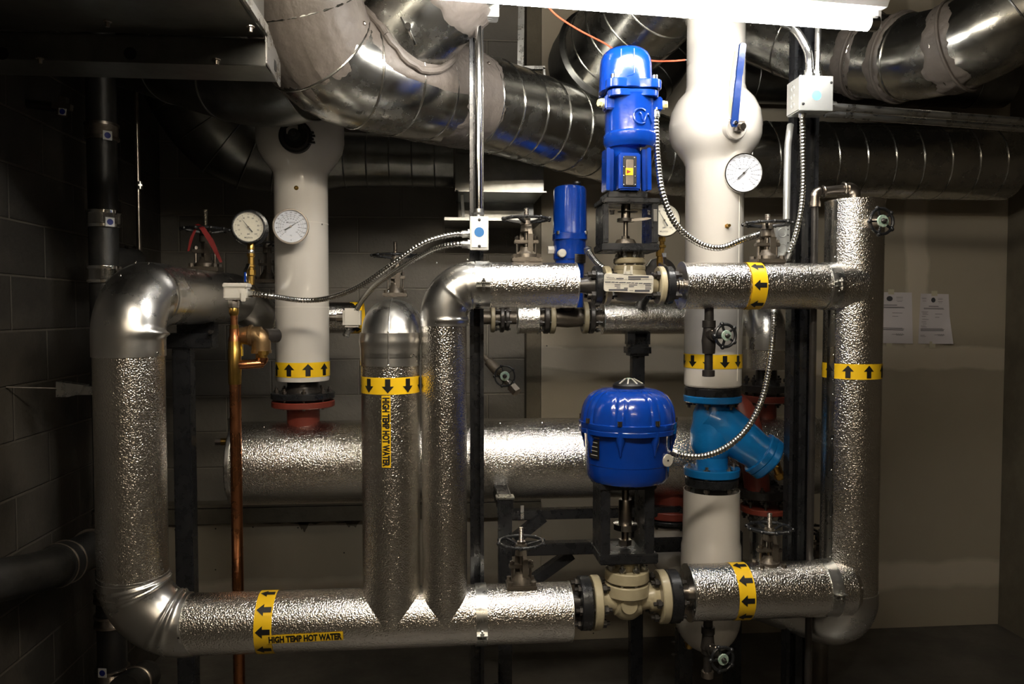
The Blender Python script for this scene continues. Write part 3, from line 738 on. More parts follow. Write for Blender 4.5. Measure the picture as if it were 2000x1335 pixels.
# ================================================================ REAR RUN (valves, spools) at depth YR
def spool(label, px0, px1, r, caps=True):
    t = thing('insulated_pipe', label, 'pipe', hz((px0 + px1) / 2, YR, ZR))
    jacket(t, hz(px0, YR, ZR), hz(px1, YR, ZR), r)
    if caps:
        for px in (px0, px1): MB().ring(hz(px, YR, ZR), (1, 0, 0), r + .002, .02, .004).build('end_cap', 'smooth_alu', t)
    return t
spool('short silver-jacketed spool on the rear run right of the middle strut', 1011, 1050, .062)
spool('silver-jacketed rear run visible under the nameplated valve, reaching the right white pipe', 1176, 1420, .066)
t = thing('check_valve', 'dark flanged valve on the rear run just right of the middle strut', 'valve', hz(975, YR, ZR))
for px in (962, 980, 990): flange(t, hz(px, YR, ZR), (1, 0, 0), .058 if px < 990 else .05, .016, 'beige_shaded' if px == 962 else 'black_iron', 6 if px == 980 else 0, .045, .009, .07)
MB().cyl(hz(935, YR, ZR), hz(1008, YR, ZR), .026).build('body', 'valve_iron', t)
t = thing('gate_valve', 'dull bronze-grey flanged valve on the rear run below the slim blue actuator', 'valve', hz(1110, YR, ZR))
MB().lathe(hz(1050, YR, ZR), (1, 0, 0), [(0, .028), (.05, .034), (.12, .040), (.19, .034), (.26, .026)]).build('body', 'valve_iron', t)
for px, m_ in ((1066, 'black_iron'), (1078, 'beige_shaded'), (1142, 'beige_shaded'), (1154, 'black_iron')):
    flange(t, hz(px, YR, ZR), (1, 0, 0), .064, .020, m_, 6 if m_ == 'black_iron' else 0, .050, .010, .075)
p = hz(1108, YR, ZR); MB().lathe(p, (0, 0, 1), [(0, .030), (.10, .030), (.115, .045), (.14, .045), (.15, .025), (.2, .02)]).build('bonnet', 'valve_iron', t)
MB().cyl(hz(1163, YR, ZR), hz(1180, YR, ZR), .022).build('stub', 'steel', t)
# post under the rear run
t = thing('pipe_support', 'black post with a roller bracket carrying the rear run, behind the round blue actuator', 'support', hz(1244, YR, .8))
px_ = hz(1243, YR, .8).x; zt = at(1243, 690, YR).z
MB().box((px_, YR, zt / 2), (.050, .050, zt), bev=.004).build('post', 'black_paint', t)
z1, z2, z3 = at(1243, 650, YR).z, at(1243, 672, YR).z, at(1243, 694, YR).z
MB().box((px_, YR, (z2 + z3) / 2), (.095, .09, z2 - z3), bev=.01).build('saddle', 'black_paint', t)
b = MB(); b.box((px_ - .03, YR, (z1 + z2) / 2), (.03, .05, z1 - z2)).box((px_ + .04, YR, (z1 + z2) / 2), (.012, .05, z1 - z2)); b.box((px_, YR + .02, (z1 + z2) / 2), (.08, .012, z1 - z2)); b.build('bracket', 'black_paint', t)

# ================================================================ HEADER
YH = 2.80; zH = at(1000, 895, YH).z; xH0 = hz(462, YH, zH).x; xH1 = hz(1588, YH, zH).x; rH = rpx(158, (0, YH, 1))
t = thing('header_pipe', 'huge silver-jacketed header drum lying level behind the risers', 'pipe', (0, YH, zH))
jacket(t, (xH0, YH, zH), (xH1, YH, zH), rH, seam=2.2, nscrew=14)
for x, s in ((xH0, -1), (xH1, 1)): MB().lathe((x, YH, zH), (s, 0, 0), [(-.01, rH + .003), (.002, rH + .003), (.006, rH * .98), (.008, .05)], 56).build('end_cap', 'smooth_alu', t)
w_ = Wrap((xH0, YH, zH), (1, 0, 0), rH)
for px in (473, 523, 660, 975, 1055):
    p = hz(px, YH, zH); n_ = V((0, -.35, .94)); screw(p + n_ * rH, n_, t, .004)
t = thing('drain_valve', 'tiny brass cock on the left end of the header, peeking past the copper pipe', 'valve', at(440, 862, YH))
p = at(452, 862, YH); e_ = hz(462, YH, p.z)
MB().cyl(p + V((.03, 0, 0)), p - V((.035, 0, 0)), .013, 12).build('body', 'brass', t); MB().cyl(p - V((.03, 0, 0)), p - V((.055, 0, 0)), .012, 6).build('plug', 'steel', t)
MB().bar(p, p + V((-.005, -.01, .085)), .010, .004).build('handle', 'chrome', t)
# ================================================================ STRUTS AND FRAMES
def strut(label, px, py, Y, wpx, z0, z1, double=False, face_m='black_paint', slots=True):
    p = at(px, py, Y); w_ = .041
    t = thing('strut_channel', label, 'strut', (p.x, Y, z0))
    n = 2 if double else 1
    for i in range(n):
        x = p.x + (i - (n - 1) / 2) * .0415
        b = MB(); h = z1 - z0
        pr = [(-.0205, -.0205), (-.0095, -.0205), (-.0095, -.0145), (-.0175, -.0145), (-.0175, .0175), (.0175, .0175), (.0175, -.0145), (.0095, -.0145), (.0095, -.0205), (.0205, -.0205), (.0205, .0205), (-.0205, .0205)]
        b.prism([(x + a, Y + c, z0) for a, c in pr], (0, 0, h)); o = b.build('channel', face_m, t)
        if slots:
            b = MB(); z = z0 + .03
            while z < z1 - .02:
                b.cyl((x, Y + .0174, z), (x, Y + .0168, z), .0062, 12); z += .048
            b.build('slot_row', 'ink', o, kind='stuff')
    return t
strut('black slotted strut rising floor to ceiling beside the slim riser, left of the valves', 931, 700, 2.335, 30, 0, ZC)
strut('second black strut post paired behind the slotted middle strut, low down', 975, 1290, 2.42, 30, 0, .34, slots=False)
strut('doubled black strut rising floor to ceiling just left of the wide right riser', 1563, 700, 2.36, 52, 0, ZC, True)
# left pedestal
t = thing('pipe_stand', 'black post with a bolted top bracket standing behind the left loop, beside the copper pipe', 'stand', (at(362, 900, 2.62).x, 2.62, 0))
x = at(362, 900, 2.62).x; zt = at(360, 672, 2.62).z
MB().box((x, 2.62, zt / 2), (.058, .058, zt), bev=.005).build('post', 'black_paint', t)
b = MB().box(((at(320, 660, 2.6).x + at(417, 660, 2.6).x) / 2, 2.62, zt + .012), (at(417, 660, 2.6).x - at(320, 660, 2.6).x, .075, .05), bev=.004); b.build('cross_arm', 'black_paint', t)
z5 = at(360, 640, 2.6).z; b = MB().box((at(375, 640, 2.6).x, 2.66, z5), (.12, .06, .05), bev=.004); b.build('saddle', 'black_paint', t)
hexbolt(at(413, 648, 2.57), (0, 1, 0), .007, .05, t)
# welded frame at bottom centre
t = thing('pipe_rack', 'black welded tube frame with level beams and slanting braces, behind the lower handwheel', 'frame', (at(985, 1290, 2.5).x, 2.52, 0))
bw = .045
xp_ = at(987, 1150, 2.5).x; zt = at(985, 975, 2.5).z
MB().box((xp_, 2.52, zt / 2), (bw, bw, zt), bev=.004).build('post', 'black_paint', t)
MB().bar((xp_, 2.50, zt - .02), (xp_ - .01, 2.98, zt + .005), bw, bw, bev=.004).build('side_arm', 'black_paint', t)
za = at(1150, 1003, 2.72).z; zb_ = at(1150, 1067, 2.66).z
xr2 = hz(1330, 2.74, za).x
MB().bar((xp_ + .01, 2.74, za), (xr2, 2.74, za), .04, .036, bev=.003).build('beam', 'black_paint', t)
MB().bar((xp_ + .01, 2.66, zb_), (hz(1345, 2.66, zb_).x, 2.66, zb_), .045, .042, bev=.003).build('beam', 'black_paint', t)
MB().bar(at(1005, 1052, 2.70), at(1060, 1008, 2.72), .035, .045, (0, -1, 0)).build('brace', 'black_paint', t)
MB().bar(at(1045, 1130, 2.68), at(1115, 1080, 2.70), .035, .045, (0, -1, 0)).build('brace', 'black_paint', t)
MB().box((xp_, 2.52, zt + .004), (.06, .05, .006)).build('top_plate', 'zinc', t)
b = MB(); q = at(1020, 1000, 2.70); b.box(q, (.012, .002, .05)); b.build('tag_strap', 'zinc', t)
for px in (1342, 1438):
    x = at(px, 1290, 2.62).x; zt = at(px, 1235 if px < 1400 else 1040, 2.62).z
    t = thing('support_post', 'black square post under the white elbow, ' + ('left of the little needle valve' if px < 1400 else 'right of the little needle valve'), 'post', (x, 2.62, 0))
    MB().box((x, 2.66, zt / 2), (.052, .052, zt), bev=.004).build('post_body', 'black_paint', t)
    for dz in (0, .045) if px < 1400 else (0,): hexbolt((x - .03, 2.66, zt - .05 - dz), (1, 0, 0), .006, .03, t)
# wall bracket on left
t = thing('wall_bracket', 'small galvanised wedge bracket with a thin rod on the dark left wall', 'bracket', at(140, 760, 2.45))
b = MB(); p = at(108, 762, 2.45); q = at(182, 762, 2.45)
b.box((p + q) / 2 + V((.035, 0, 0)), (q.x - p.x - .05, .03, .025)); b.build('arm', 'zinc', t)
b = MB(); b.prism([at(109, 745, 2.42), at(109, 775, 2.42), at(132, 775, 2.42), at(155, 769, 2.42), at(163, 752, 2.42)], (0, .04, 0)); b.build('wedge', 'zinc', t)
MB().cyl(at(110, 758, 2.42), V((XL + .002, 2.36, at(40, 753, 2.4).z)), .002, 6).build('rod', 'steel', t)

# ================================================================ WHITE PIPES
def vlathe(b, x, Y, prof, seg=56, mod=None, front=True):
    """profile rows (row, half width in px) about the vertical through (x, Y)"""
    pr = []
    for py, hw in prof:
        z = zpy(py, x, Y); pr.append((z, hw * mp((x, Y, z))))
    z0 = pr[0][0]
    return b.lathe((x, Y, z0), (0, 0, -1), [(z0 - z, r) for z, r in pr], seg, mod)
YW = 2.80; xw = at(590, 560, YW).x; zc = at(590, 560, YW).z
t = thing('white_pipe', 'white pipe with a bulging valve cover behind the left thermometer, ending on the red flange', 'pipe', (xw, YW, zc))
b = MB(); vlathe(b, xw, YW, [(742, 44), (742, 50), (738, 51), (352, 51.5), (340, 52), (332, 57), (318, 68), (300, 79), (280, 84), (262, 84), (-130, 84)][::-1]); b.build('jacket', 'pvc', t)
hub = at(577, 266, YW - .145)
b = MB().lathe(hub + V((0, .03, 0)), (0, -1, 0), [(0, .055), (.035, .055), (.036, .05)], 36); vg = b.build('gear_opening', 'ink', t)
b = MB(); b.lathe(hub, (0, -1, 0), [(0, .02), (.03, .02), (.03, .008), (.05, .008)], 16)
b.torus(hub - V((0, .008, 0)), (0, 1, 0), .042, .006, 30); b.build('gear_hub', 'black_iron', vg)
b = MB()
for k in range(4):
    q = hub + V((.052 + .004 * (k % 2), -.006, .012 - k * .011)); b.box(q, (.02, .012, .006))
b.build('gear_teeth', 'black_iron', vg)
screw(at(579, 367, YW - .09), (0, -1, 0), t, .009, 'brass'); screw(at(629, 438, YW - .06), (.6, -1, 0), t, .003)
for py in (438, 600): 
    z = zpy(py, xw, YW); MB().lathe((xw, YW, z), (0, 0, 1), [(0, 51.6 * mp((xw, YW, z))), (.002, 51.6 * mp((xw, YW, z)))], 56, caps=False).build('joint_line', 'white_plastic', t)
marker(t, (xw, YW, zpy(719, xw, YW)), (0, 0, 1), 51.2 * mp((xw, YW, 1.4)), 28 * mp((xw, YW, 1.4)), 1, .068, shift=.034, wd=.040)
b = MB(); vlathe(b, xw, YW, [(742, 30), (752, 30), (768, 36), (770, 36)]); b.build('reducer', 'black_iron', t)
def vflange(parent, x, Y, py, rp, thp, m, nb=0, bm_='steel', name='flange', rb=.82, br=.009, bl=None, rot=.2, off=0):
    z = zpy(py, x, Y); k = mp((x, Y, z))
    return flange(parent, (x, Y, z), (0, 0, 1), rp * k, thp * k, m, nb, rp * k * rb, br, bl, bm_, rot, off, name)
vflange(t, xw, YW, 771, 61, 12, 'black_paint', 8, 'steel', bl=.075, off=-.009)
t = thing('header_nozzle', 'rust-red flanged stub on top of the header under the left white pipe', 'nozzle', (xw, YW, zpy(800, xw, YW)))
vflange(t, xw, YW, 787, 60, 12, 'red_iron')
b = MB(); vlathe(b, xw, YW, [(790, 31), (850, 31)]); b.build('neck', 'red_iron', t)
# right upper white pipe
YX = 2.47; xx = at(1393, 620, YX).x
t = thing('white_pipe', 'tall white pipe with a bulging valve cover under the fluorescent light, above the blue strainer', 'pipe', (xx, YX, zpy(620, xx, YX)))
b = MB(); vlathe(b, xx, YX, [(-260, 56), (170, 56), (182, 60), (200, 76), (222, 86), (245, 89), (268, 88), (285, 82), (302, 69), (315, 60), (325, 56), (750, 55), (753, 53), (753, 46)]); b.build('jacket', 'pvc', t)
for px_, s_ in ((.62, 1),):
    f = .62; z0, z1 = zpy(740, xx, YX), zpy(330, xx, YX); rW = 55.5 * mp((xx, YX, 1.4))
    MB().bar((xx + rW * math.sin(f), YX - rW * math.cos(f), z0), (xx + rW * math.sin(f), YX - rW * math.cos(f), z1), .002, .002).build('jacket_seam', 'white_plastic', t)
marker(t, (xx, YX, zpy(703, xx, YX)), (0, 0, -1), 55.4 * mp((xx, YX, 1.4)), 27 * mp((xx, YX, 1.4)), 1, .056, shift=-.006, wd=.034)
p = at(1418, 442, YX - .085); MB().cyl(p + V((0, .02, 0)), p - V((0, .012, 0)), .008, 6).cyl(p - V((0, .012, 0)), p - V((0, .03, 0)), .005, 10).build('test_plug', 'brass', t)
screw(at(1434, 418, YX - .07), (.6, -1, 0), t, .004, 'pvc'); screw(at(1432, 513, YX - .07), (.6, -1, 0), t, .004, 'brass')
vflange(t, xx, YX, 763, 54, 17, 'black_paint', 6, 'black_iron', rb=.86, bl=.085, off=-.012, br=.011, rot=.5)
# lever of the ball valve on the bulge
t = thing('ball_valve_lever', 'long blue lever on a pale boss, standing on the bulge of the right white pipe', 'lever', at(1440, 245, YX - .13))
c = at(1438, 247, YX - .150); dn = V((.30, -1, -.22)).normalized()
MB().lathe(c - dn * .03, dn, [(0, .040), (.032, .040), (.036, .036)], 36).build('boss', 'pvc', t)
MB().cyl(c, c + dn * .035, .011, 12).box(c + dn * .012, (.03, .02, .03)).build('stem', 'steel', t)
l0 = at(1434, 240, YX - .195); l1 = at(1443, 150, YX - .205); l2 = at(1451, 84, YX - .225)
s_ = V((1, .18, 0)).normalized(); b = MB()
def ribbon(b, pts, ws, s, th):
    rings = []
    for i, (p, w2) in enumerate(zip(pts, ws)):
        tt = (V(pts[min(i + 1, len(pts) - 1)]) - V(pts[max(0, i - 1)])).normalized(); nn = tt.cross(s).normalized()
        rings.append([p + s * w2 / 2 + nn * th / 2, p - s * w2 / 2 + nn * th / 2, p - s * w2 / 2 - nn * th / 2, p + s * w2 / 2 - nn * th / 2])
    return b.quadring(rings)
ribbon(b, [l0 + V((0, 0, -.012)), l0, l0.lerp(l1, .85), l1, l1.lerp(l2, .1), l1.lerp(l2, .95), l2], [.014, .024, .021, .018, .021, .021, .012], s_, .007); b.build('lever_arm', 'lever_blue', t)
hexbolt(l0, dn, .007, .03, t, 'chrome')
l3 = at(1428, 160, YX - .17); b = MB(); ribbon(b, [l0 + V((-.012, 0, .01)), l3 + V((-.0, 0, -.05)), l3, at(1437, 100, YX - .19)], [.012, .012, .009, .007], s_, .003); b.build('lock_strap', 'beige', t)

# Y strainer -------------------------------------------------------
def y_strainer(label, x, Y, m, py0, py1, k=1.0, bolts='steel', mirror=1):
    z0, z1 = zpy(py0, x, Y), zpy(py1, x, Y); q = mp((x, Y, (z0 + z1) / 2)) * k; c = V((x, Y, (z0 + z1) / 2))
    t = thing('y_strainer', label, 'strainer', c)
    flange(t, (x, Y, z0 - 8 * q), (0, 0, 1), 56 * q, 13 * q, m, 0); flange(t, (x, Y, z1 + 8 * q), (0, 0, 1), 54 * q, 16 * q, m, 6, 44 * q, .011, .05, bolts, .5)
    L = z0 - z1; b = MB()
    b.lathe((x, Y, z0 - 10 * q), (0, 0, -1), [(0, 30 * q), (8 * q, 30 * q), (26 * q, 37 * q), (44 * q, 38 * q), (60 * q, 42 * q), (90 * q, 42 * q), (104 * q, 36 * q), (112 * q, 31 * q), (L - 22 * q, 31 * q)], 40)
    d = V((.80 * mirror, -.12, -.59)).normalized(); o = c + V((2 * q * mirror, 0, 30 * q))
    b.lathe(o, d, [(-30 * q, 22 * q), (-18 * q, 36 * q), (10 * q, 44 * q), (60 * q, 42 * q), (98 * q, 37 * q), (112 * q, 38 * q)], 40)
    bd = b.build('body', m, t)
    b = MB().lathe(o + d * 108 * q, d, [(0, 41 * q), (2 * q, 43 * q), (12 * q, 43 * q), (13 * q, 41 * q), (14 * q, 43 * q), (26 * q, 43 * q), (29 * q, 41 * q), (30 * q, 12 * q)], 8 if False else 40, mod=lambda i, f: 1 + .04 * math.cos(4 * f)); b.build('cover', m, t)
    return t, o + d * 138 * q, d
s1, e1_, d1_ = y_strainer('glossy blue Y-shaped strainer bolted between the two right white pipes', xx, YX, 'blue_iron', 769, 927)
b = MB(); p = e1_ + V((.01, 0, 0)); d2 = V((.35, -.1, -.9)).normalized()
b.cyl(e1_ - d1_ * .01, e1_ + d1_ * .025, .016, 6).cyl(e1_ + d1_ * .02, e1_ + d1_ * .02 + d2 * .05, .014, 16).cyl(e1_ + d1_ * .02 + d2 * .03, e1_ + d1_ * .02 + d2 * .045, .020, 6); b.build('blowdown_cock', 'brass', s1)
# lower white pipe with its elbow
t = thing('white_pipe', 'short white jacketed pipe below the blue strainer ending in a rounded white elbow', 'pipe', (xx, YX, zpy(1050, xx, YX)))
vflange(t, xx, YX, 938, 51, 17, 'black_paint', 6, 'steel', rb=.86, bl=.07, br=.010, rot=.5)
b = MB(); vlathe(b, xx, YX, [(944, 32), (985, 32)]); b.build('neck', 'black_iron', t)
ztw = zpy(955, xx, YX); zbw = zpy(1190, xx, YX); k1 = mp((xx, YX, ztw))
b = MB().lathe((xx, YX, ztw - .03), (0, 0, 1), [(0, .03), (.02, 54 * k1 - .004), (.03, 54 * k1 - .003), (.03, 54 * k1), (-.14, 55 * k1), (-.155, 57.5 * k1), (-(ztw - .03 - zbw), 59 * k1)], 56, caps=False); b.build('jacket', 'pvc', t)
path = [V((xx, YX, zbw + .05))] + bend((xx, YX, zbw + .05), (xx, YX, zbw - .065), (xx + .05, YX + .38, zbw - .065), .075, 18) + [V((xx + .04, YX + .30, zbw - .065))]
MB().tube(resample(path, .01), 59.5 * k1, 56).build('elbow_cover', 'pvc', t)
# white pipe hanging from the red flange under the header
x3 = at(1308, 1000, YH).x
t = thing('header_nozzle', 'rust-red flanged stub under the header, left of the lower white pipe', 'nozzle', (x3, YH, zpy(990, x3, YH)))
b = MB(); vlathe(b, x3, YH, [(930, 33), (985, 33), (995, 42)]); b.build('neck', 'red_iron', t)
vflange(t, x3, YH, 997, 55, 15, 'red_iron', 6, 'black_iron', bl=.08, off=-.012)
vflange(t, x3, YH, 1010, 56, 7, 'black_paint')
t = thing('white_pipe', 'white elbowed pipe half hidden between the lower beige valve and the short white pipe', 'pipe', (x3, YH, zpy(1060, x3, YH)))
b = MB(); k = mp((x3, YH, 1)); z1 = zpy(1022, x3, YH); z2 = zpy(1090, x3, YH)
b.tube([V((x3, YH, z1))] + bend((x3, YH, z1), (x3, YH, z2), (x3 + .3, YH - .06, z2), .055, 12) + [V((x3 + .22, YH - .04, z2))], .082, 40); b.build('jacket', 'pvc', t)

# behind, right: silver elbow drop with flanges
x4 = at(1497, 700, YH).x; k4 = mp((x4, YH, 1.4))
t = thing('insulated_pipe', 'smooth silver elbow dropping to a dark flange behind the long curving ribbed conduit', 'pipe', (x4, YH, zpy(690, x4, YH)))
z1, z2 = zpy(720, x4, YH), zpy(680, x4, YH)
MB().cyl((x4, YH, z1), (x4, YH, z2), 37 * k4, 40).build('jacket', 'embossed', t)
path = [V((x4, YH, z2 - .004))] + bend((x4, YH, z2 - .2), (x4, YH, ZR + .0), (x4 + .02, YR + .4, ZR + .0), .075, 14) + [V((x4 + .0, YR + .2, ZR + .0))]
MB().tube(path, 39 * k4, 40).build('elbow_jacket', 'smooth_alu', t)
b = MB(); vlathe(b, x4, YH, [(720, 20), (738, 21), (750, 27)]); b.build('hub', 'black_iron', t)
vflange(t, x4, YH, 757, 47, 14, 'black_iron', 10, 'black_iron', bl=.11, br=.010, off=-.012)
t = thing('header_nozzle', 'rust-red flanged stub on the header behind the looping conduit, right of the blue strainer', 'nozzle', (x4, YH, zpy(780, x4, YH)))
vflange(t, x4, YH, 777, 46, 13, 'red_iron'); b = MB(); vlathe(b, x4, YH, [(784, 20), (850, 20)]); b.build('neck', 'red_iron', t)
t = thing('check_valve', 'rust-red slanting valve body glimpsed between the blue strainer and the right strut', 'valve', at(1460, 850, 2.66))
b = MB(); p = at(1440, 800, 2.64); q = at(1475, 960, 2.64)
b.tube(crv([at(1432, 775, 2.64), at(1455, 830, 2.62), at(1472, 900, 2.62), at(1480, 965, 2.62)], 8), [.035, .04, .045, .05, .052, .055, .055, .055, .055, .055, .055, .055, .055, .05, .05, .048, .046, .045, .045, .045, .045, .045, .045, .045, .045], 32); b.build('body', 'red_iron', t)
flange(t, at(1488, 960, 2.64), (0, 0, 1), .085, .03, 'black_iron', 8, .07, .010, .06); flange(t, at(1495, 992, 2.64), (0, 0, 1), .088, .02, 'red_iron', 8, .072, .010, .08)
MB().cyl(at(1495, 1000, 2.66), at(1495, 1130, 2.66), .055, 32).build('lower_pipe', 'smooth_alu', t)
# ================================================================ ACTUATORS, YOKES, GLOBE VALVES
# ---- upper valve on the upper run
xV = at(1229, 557, Y0).x
def cpx(px, py, Y=Y0): return at(px, py, Y)
def axisx(px, Y, z): return hz(px, Y, z)
t = thing('control_valve', 'shaded beige flanged globe valve wearing a white nameplate on the upper run', 'valve', (xV, Y0, zU))
k = mp((xV, Y0, zU))
b = MB(); b.lathe((xV - 47 * k, Y0, zU), (1, 0, 0), [(0, 20 * k), (12 * k, 20 * k), (24 * k, 29 * k), (47 * k, 34 * k), (70 * k, 29 * k), (80 * k, 20 * k), (100 * k, 20 * k)], 36)
b.lathe((xV, Y0, zU + 38 * k), (0, 0, -1), [(0, 26 * k), (10 * k, 31 * k), (30 * k, 36 * k), (52 * k, 31 * k), (62 * k, 20 * k), (66 * k, 5 * k)], 36); b.build('body', 'beige_shaded', t)
flange(t, hz(1184, Y0, zU), (1, 0, 0), 38 * k, 12 * k, 'beige', 0); flange(t, hz(1289, Y0, zU), (1, 0, 0), 38 * k, 12 * k, 'beige', 0)
for px, s in ((1166, -1), (1304, 1)):
    f = flange(t, hz(px, Y0, zU), (1, 0, 0), 38 * k, 15 * k, 'black_paint', 4, 28 * k, .0125, .085, 'black_iron', .785, off=-s * .010, name='pipe_flange')
b = MB().lathe(hz(1124, Y0, zU), (1, 0, 0), [(0, 14 * k), (14 * k, 15 * k), (26 * k, 19 * k), (38 * k, 24 * k)], 28); b.build('weld_neck', 'black_iron', t)
b = MB().lathe(hz(1308, Y0, zU), (1, 0, 0), [(0, 17 * k), (6 * k, 13 * k), (14 * k, 12 * k), (16 * k, 14 * k), (19 * k, 14 * k), (21 * k, 12 * k), (34 * k, 12 * k)], 28); b.build('weld_neck', 'steel', t)
def stackv(parent, x, Y, rows, m, name, seg=40, mod=None):
    b = MB(); vlathe(b, x, Y, rows, seg, mod); return b.build(name, m, parent)
f = vflange(t, xV, Y0, 524, 31, 11, 'beige_shaded', name='bonnet_flange'); f = vflange(t, xV, Y0, 510, 31, 11, 'beige_shaded', 8, 'zinc', rb=.80, bl=.06, br=.0085, off=-.004, name='bonnet_flange')
stackv(t, xV, Y0, [(488, 18), (500, 18), (506, 20), (508, 20)], 'beige_shaded', 'bonnet')
# nameplate
c = at(1228, 553, Y0 - .075); kx = mp(c); ry = Matrix.Rotation(math.radians(2.5), 3, 'Y')
X_ = ry @ V((1, 0, 0)); Z_ = ry @ V((0, 0, 1))
def plate_pts(w2, h2, r, n=5):
    out = []
    for sx, sz, a0 in ((1, -1, -PI / 2), (1, 1, 0), (-1, 1, PI / 2), (-1, -1, PI)):
        for i in range(n + 1):
            a = a0 + PI / 2 * i / n; out.append(c + X_ * (sx * (w2 - r) + r * math.cos(a)) + Z_ * (sz * (h2 - r) + r * math.sin(a)))
    return out
W2, H2 = 49 * kx, 17.5 * kx
b = MB().prism(plate_pts(W2, H2, 5 * kx), (0, .0015, 0))
for sx in (-1, 1):
    q = lambda u_, v_: c + X_ * u_ * kx + Z_ * v_ * kx
    b.prism([q(-2 + sx * 7 - 2.5, 16), q(-2 + sx * 7 + 2.5, 16), q(-2 + sx * 6 + 2, 34), q(-2 + sx * 6 - 2, 34)] if sx > 0 else [q(-9 - 2.5, 16), q(-9 + 2.5, 16), q(-8 + 2, 34), q(-8 - 2, 34)], (0, .0015, 0))
b.prism([q(-8, 16), q(4, 16), q(3, 23), q(-7, 23)], (0, .0015, 0))
np_ = b.build('nameplate', 'plate', t, label='white metal nameplate with black filled-in fields')
b = MB()
# bars measured on the photographed plate: x 0..2000, y 0..1000 over pixels 1170-1290 by 520-580
for x0, y0, x1, y1 in ((950, 318, 1620, 370), (950, 388, 1362, 432), (560, 378, 800, 412), (190, 492, 385, 528), (400, 496, 515, 530), (528, 502, 635, 535), (650, 508, 870, 542), (892, 518, 1035, 548), (1050, 524, 1150, 554), (1170, 530, 1270, 560), (1290, 536, 1420, 566), (1440, 542, 1690, 580), (1705, 550, 1730, 580), (505, 575, 695, 600), (505, 625, 695, 652), (570, 685, 695, 710), (970, 590, 1245, 618), (970, 645, 1138, 672), (812, 690, 940, 725), (1500, 600, 1700, 630), (1500, 660, 1690, 685), (1500, 715, 1700, 745), (315, 735, 930, 795), (1160, 760, 1648, 826)):
    px0, px1, py0, py1 = 1170 + x0 * .06, 1170 + x1 * .06, 520 + y0 * .06, 520 + y1 * .06
    P_ = [at(px, py, c.y - .0008) for px, py in ((px0, py1), (px1, py1), (px1, py0), (px0, py0))]
    b.raw(P_, [(0, 1, 2, 3)])
for x0, y0, x1, y1 in ((190, 430, 1740, 436), (190, 572, 500, 576), (235, 628, 480, 632), (262, 688, 550, 692), (740, 590, 940, 594), (1310, 612, 1470, 617), (1330, 665, 1460, 669), (1410, 420, 1740, 424), (640, 345, 740, 350), (835, 405, 915, 410), (990, 775, 1120, 792), (280, 305, 350, 312)):
    P_ = [at(1170 + x * .06, 520 + y * .06, c.y - .0008) for x, y in ((x0, y1), (x1, y1), (x1, y0), (x0, y0))]; b.raw(P_, [(0, 1, 2, 3)])
b.build('plate_print', 'grey_ink', np_)
b = MB(); p = at(1192.5, 541.5, c.y - .001)
pts = [p + X_ * (-8 + 16 * i / 16) * kx + Z_ * (1.4 * math.sin(i * 1.9) - i * .05) * kx for i in range(17)]
b.tube(pts, .0006, 6); b.build('plate_script', 'grey_ink', np_)
# yoke (bracket) of the upper valve
t = thing('actuator_bracket', 'black steel box bracket holding the tall blue actuator above the nameplated valve', 'bracket', (xV, Y0, zpy(430, xV, Y0)))
def plate_px(b, px0, px1, py0, py1, Yf, dep, bev=.003):
    a_, c_ = at(px0, py0, Yf), at(px1, py1, Yf)
    b.box(((a_.x + c_.x) / 2, Yf + dep / 2, (a_.z + c_.z) / 2), (abs(c_.x - a_.x), dep, abs(a_.z - c_.z)), bev=bev); return b
Yf = Y0 - .062; DP = .125
plate_px(MB(), 1188, 1265, 373, 386, Yf + .005, DP - .01, .002).build('mounting_pad', 'black_paint', t)
tp = plate_px(MB(), 1176, 1290, 385, 397, Yf, DP).build('top_plate', 'black_paint', t)
plate_px(MB(), 1176, 1288, 474, 490, Yf, DP).build('bottom_plate', 'black_paint', t)
plate_px(MB(), 1179, 1189, 396, 475, Yf + .004, DP - .008).build('leg_plate', 'black_paint', t)
lg = plate_px(MB(), 1274, 1286, 396, 475, Yf + .004, DP - .008).build('leg_plate', 'black_paint', t)
b = MB()
for i in range(12):
    q = at(1280, 409 + i * 2, Yf + .0028); b.box(q, (.010, .001, .0008))
b.build('travel_scale', 'plate', lg)
z = at(1222, 396, Yf).z - .0166
MB().lathe((xV - .006, Y0, z - .0005), (0, 0, 1), [(0, .029), (.001, .029)], 30).build('stem_hole', 'ink', tp)
for dx in (-.058, .050): MB().lathe((xV + dx, Y0 - .03, z), (0, 0, -1), [(0, .008), (.003, .008), (.004, .006), (.012, .006)], 6).build('bolt', 'black_iron', tp)
xs = at(1222, 440, Y0).x
stackv(t, xs, Y0, [(388, 9), (427, 9), (428, 8)], 'steel', 'stem_sleeve'); stackv(t, xs, Y0, [(427, 4.2), (470, 4.2)], 'steel', 'stem_rod')
stackv(t, xs, Y0, [(427, 10), (427, 17), (433, 17), (433, 10)], 'black_iron', 'collar')
p = at(1233, 430, Y0 - .02); q = at(1272, 426, Y0 - .045); b = MB(); ribbon(b, [p, p.lerp(q, .8), q], [.008, .007, .001], V((0, 0, 1)), .003); b.build('pointer', 'steel', t)
stackv(t, xs, Y0, [(461, 8), (471, 8)], 'steel', 'gland_nut', 6); stackv(t, xs, Y0, [(466, 9), (468, 17), (475, 21), (478, 21)], 'valve_iron', 'packing_flange')
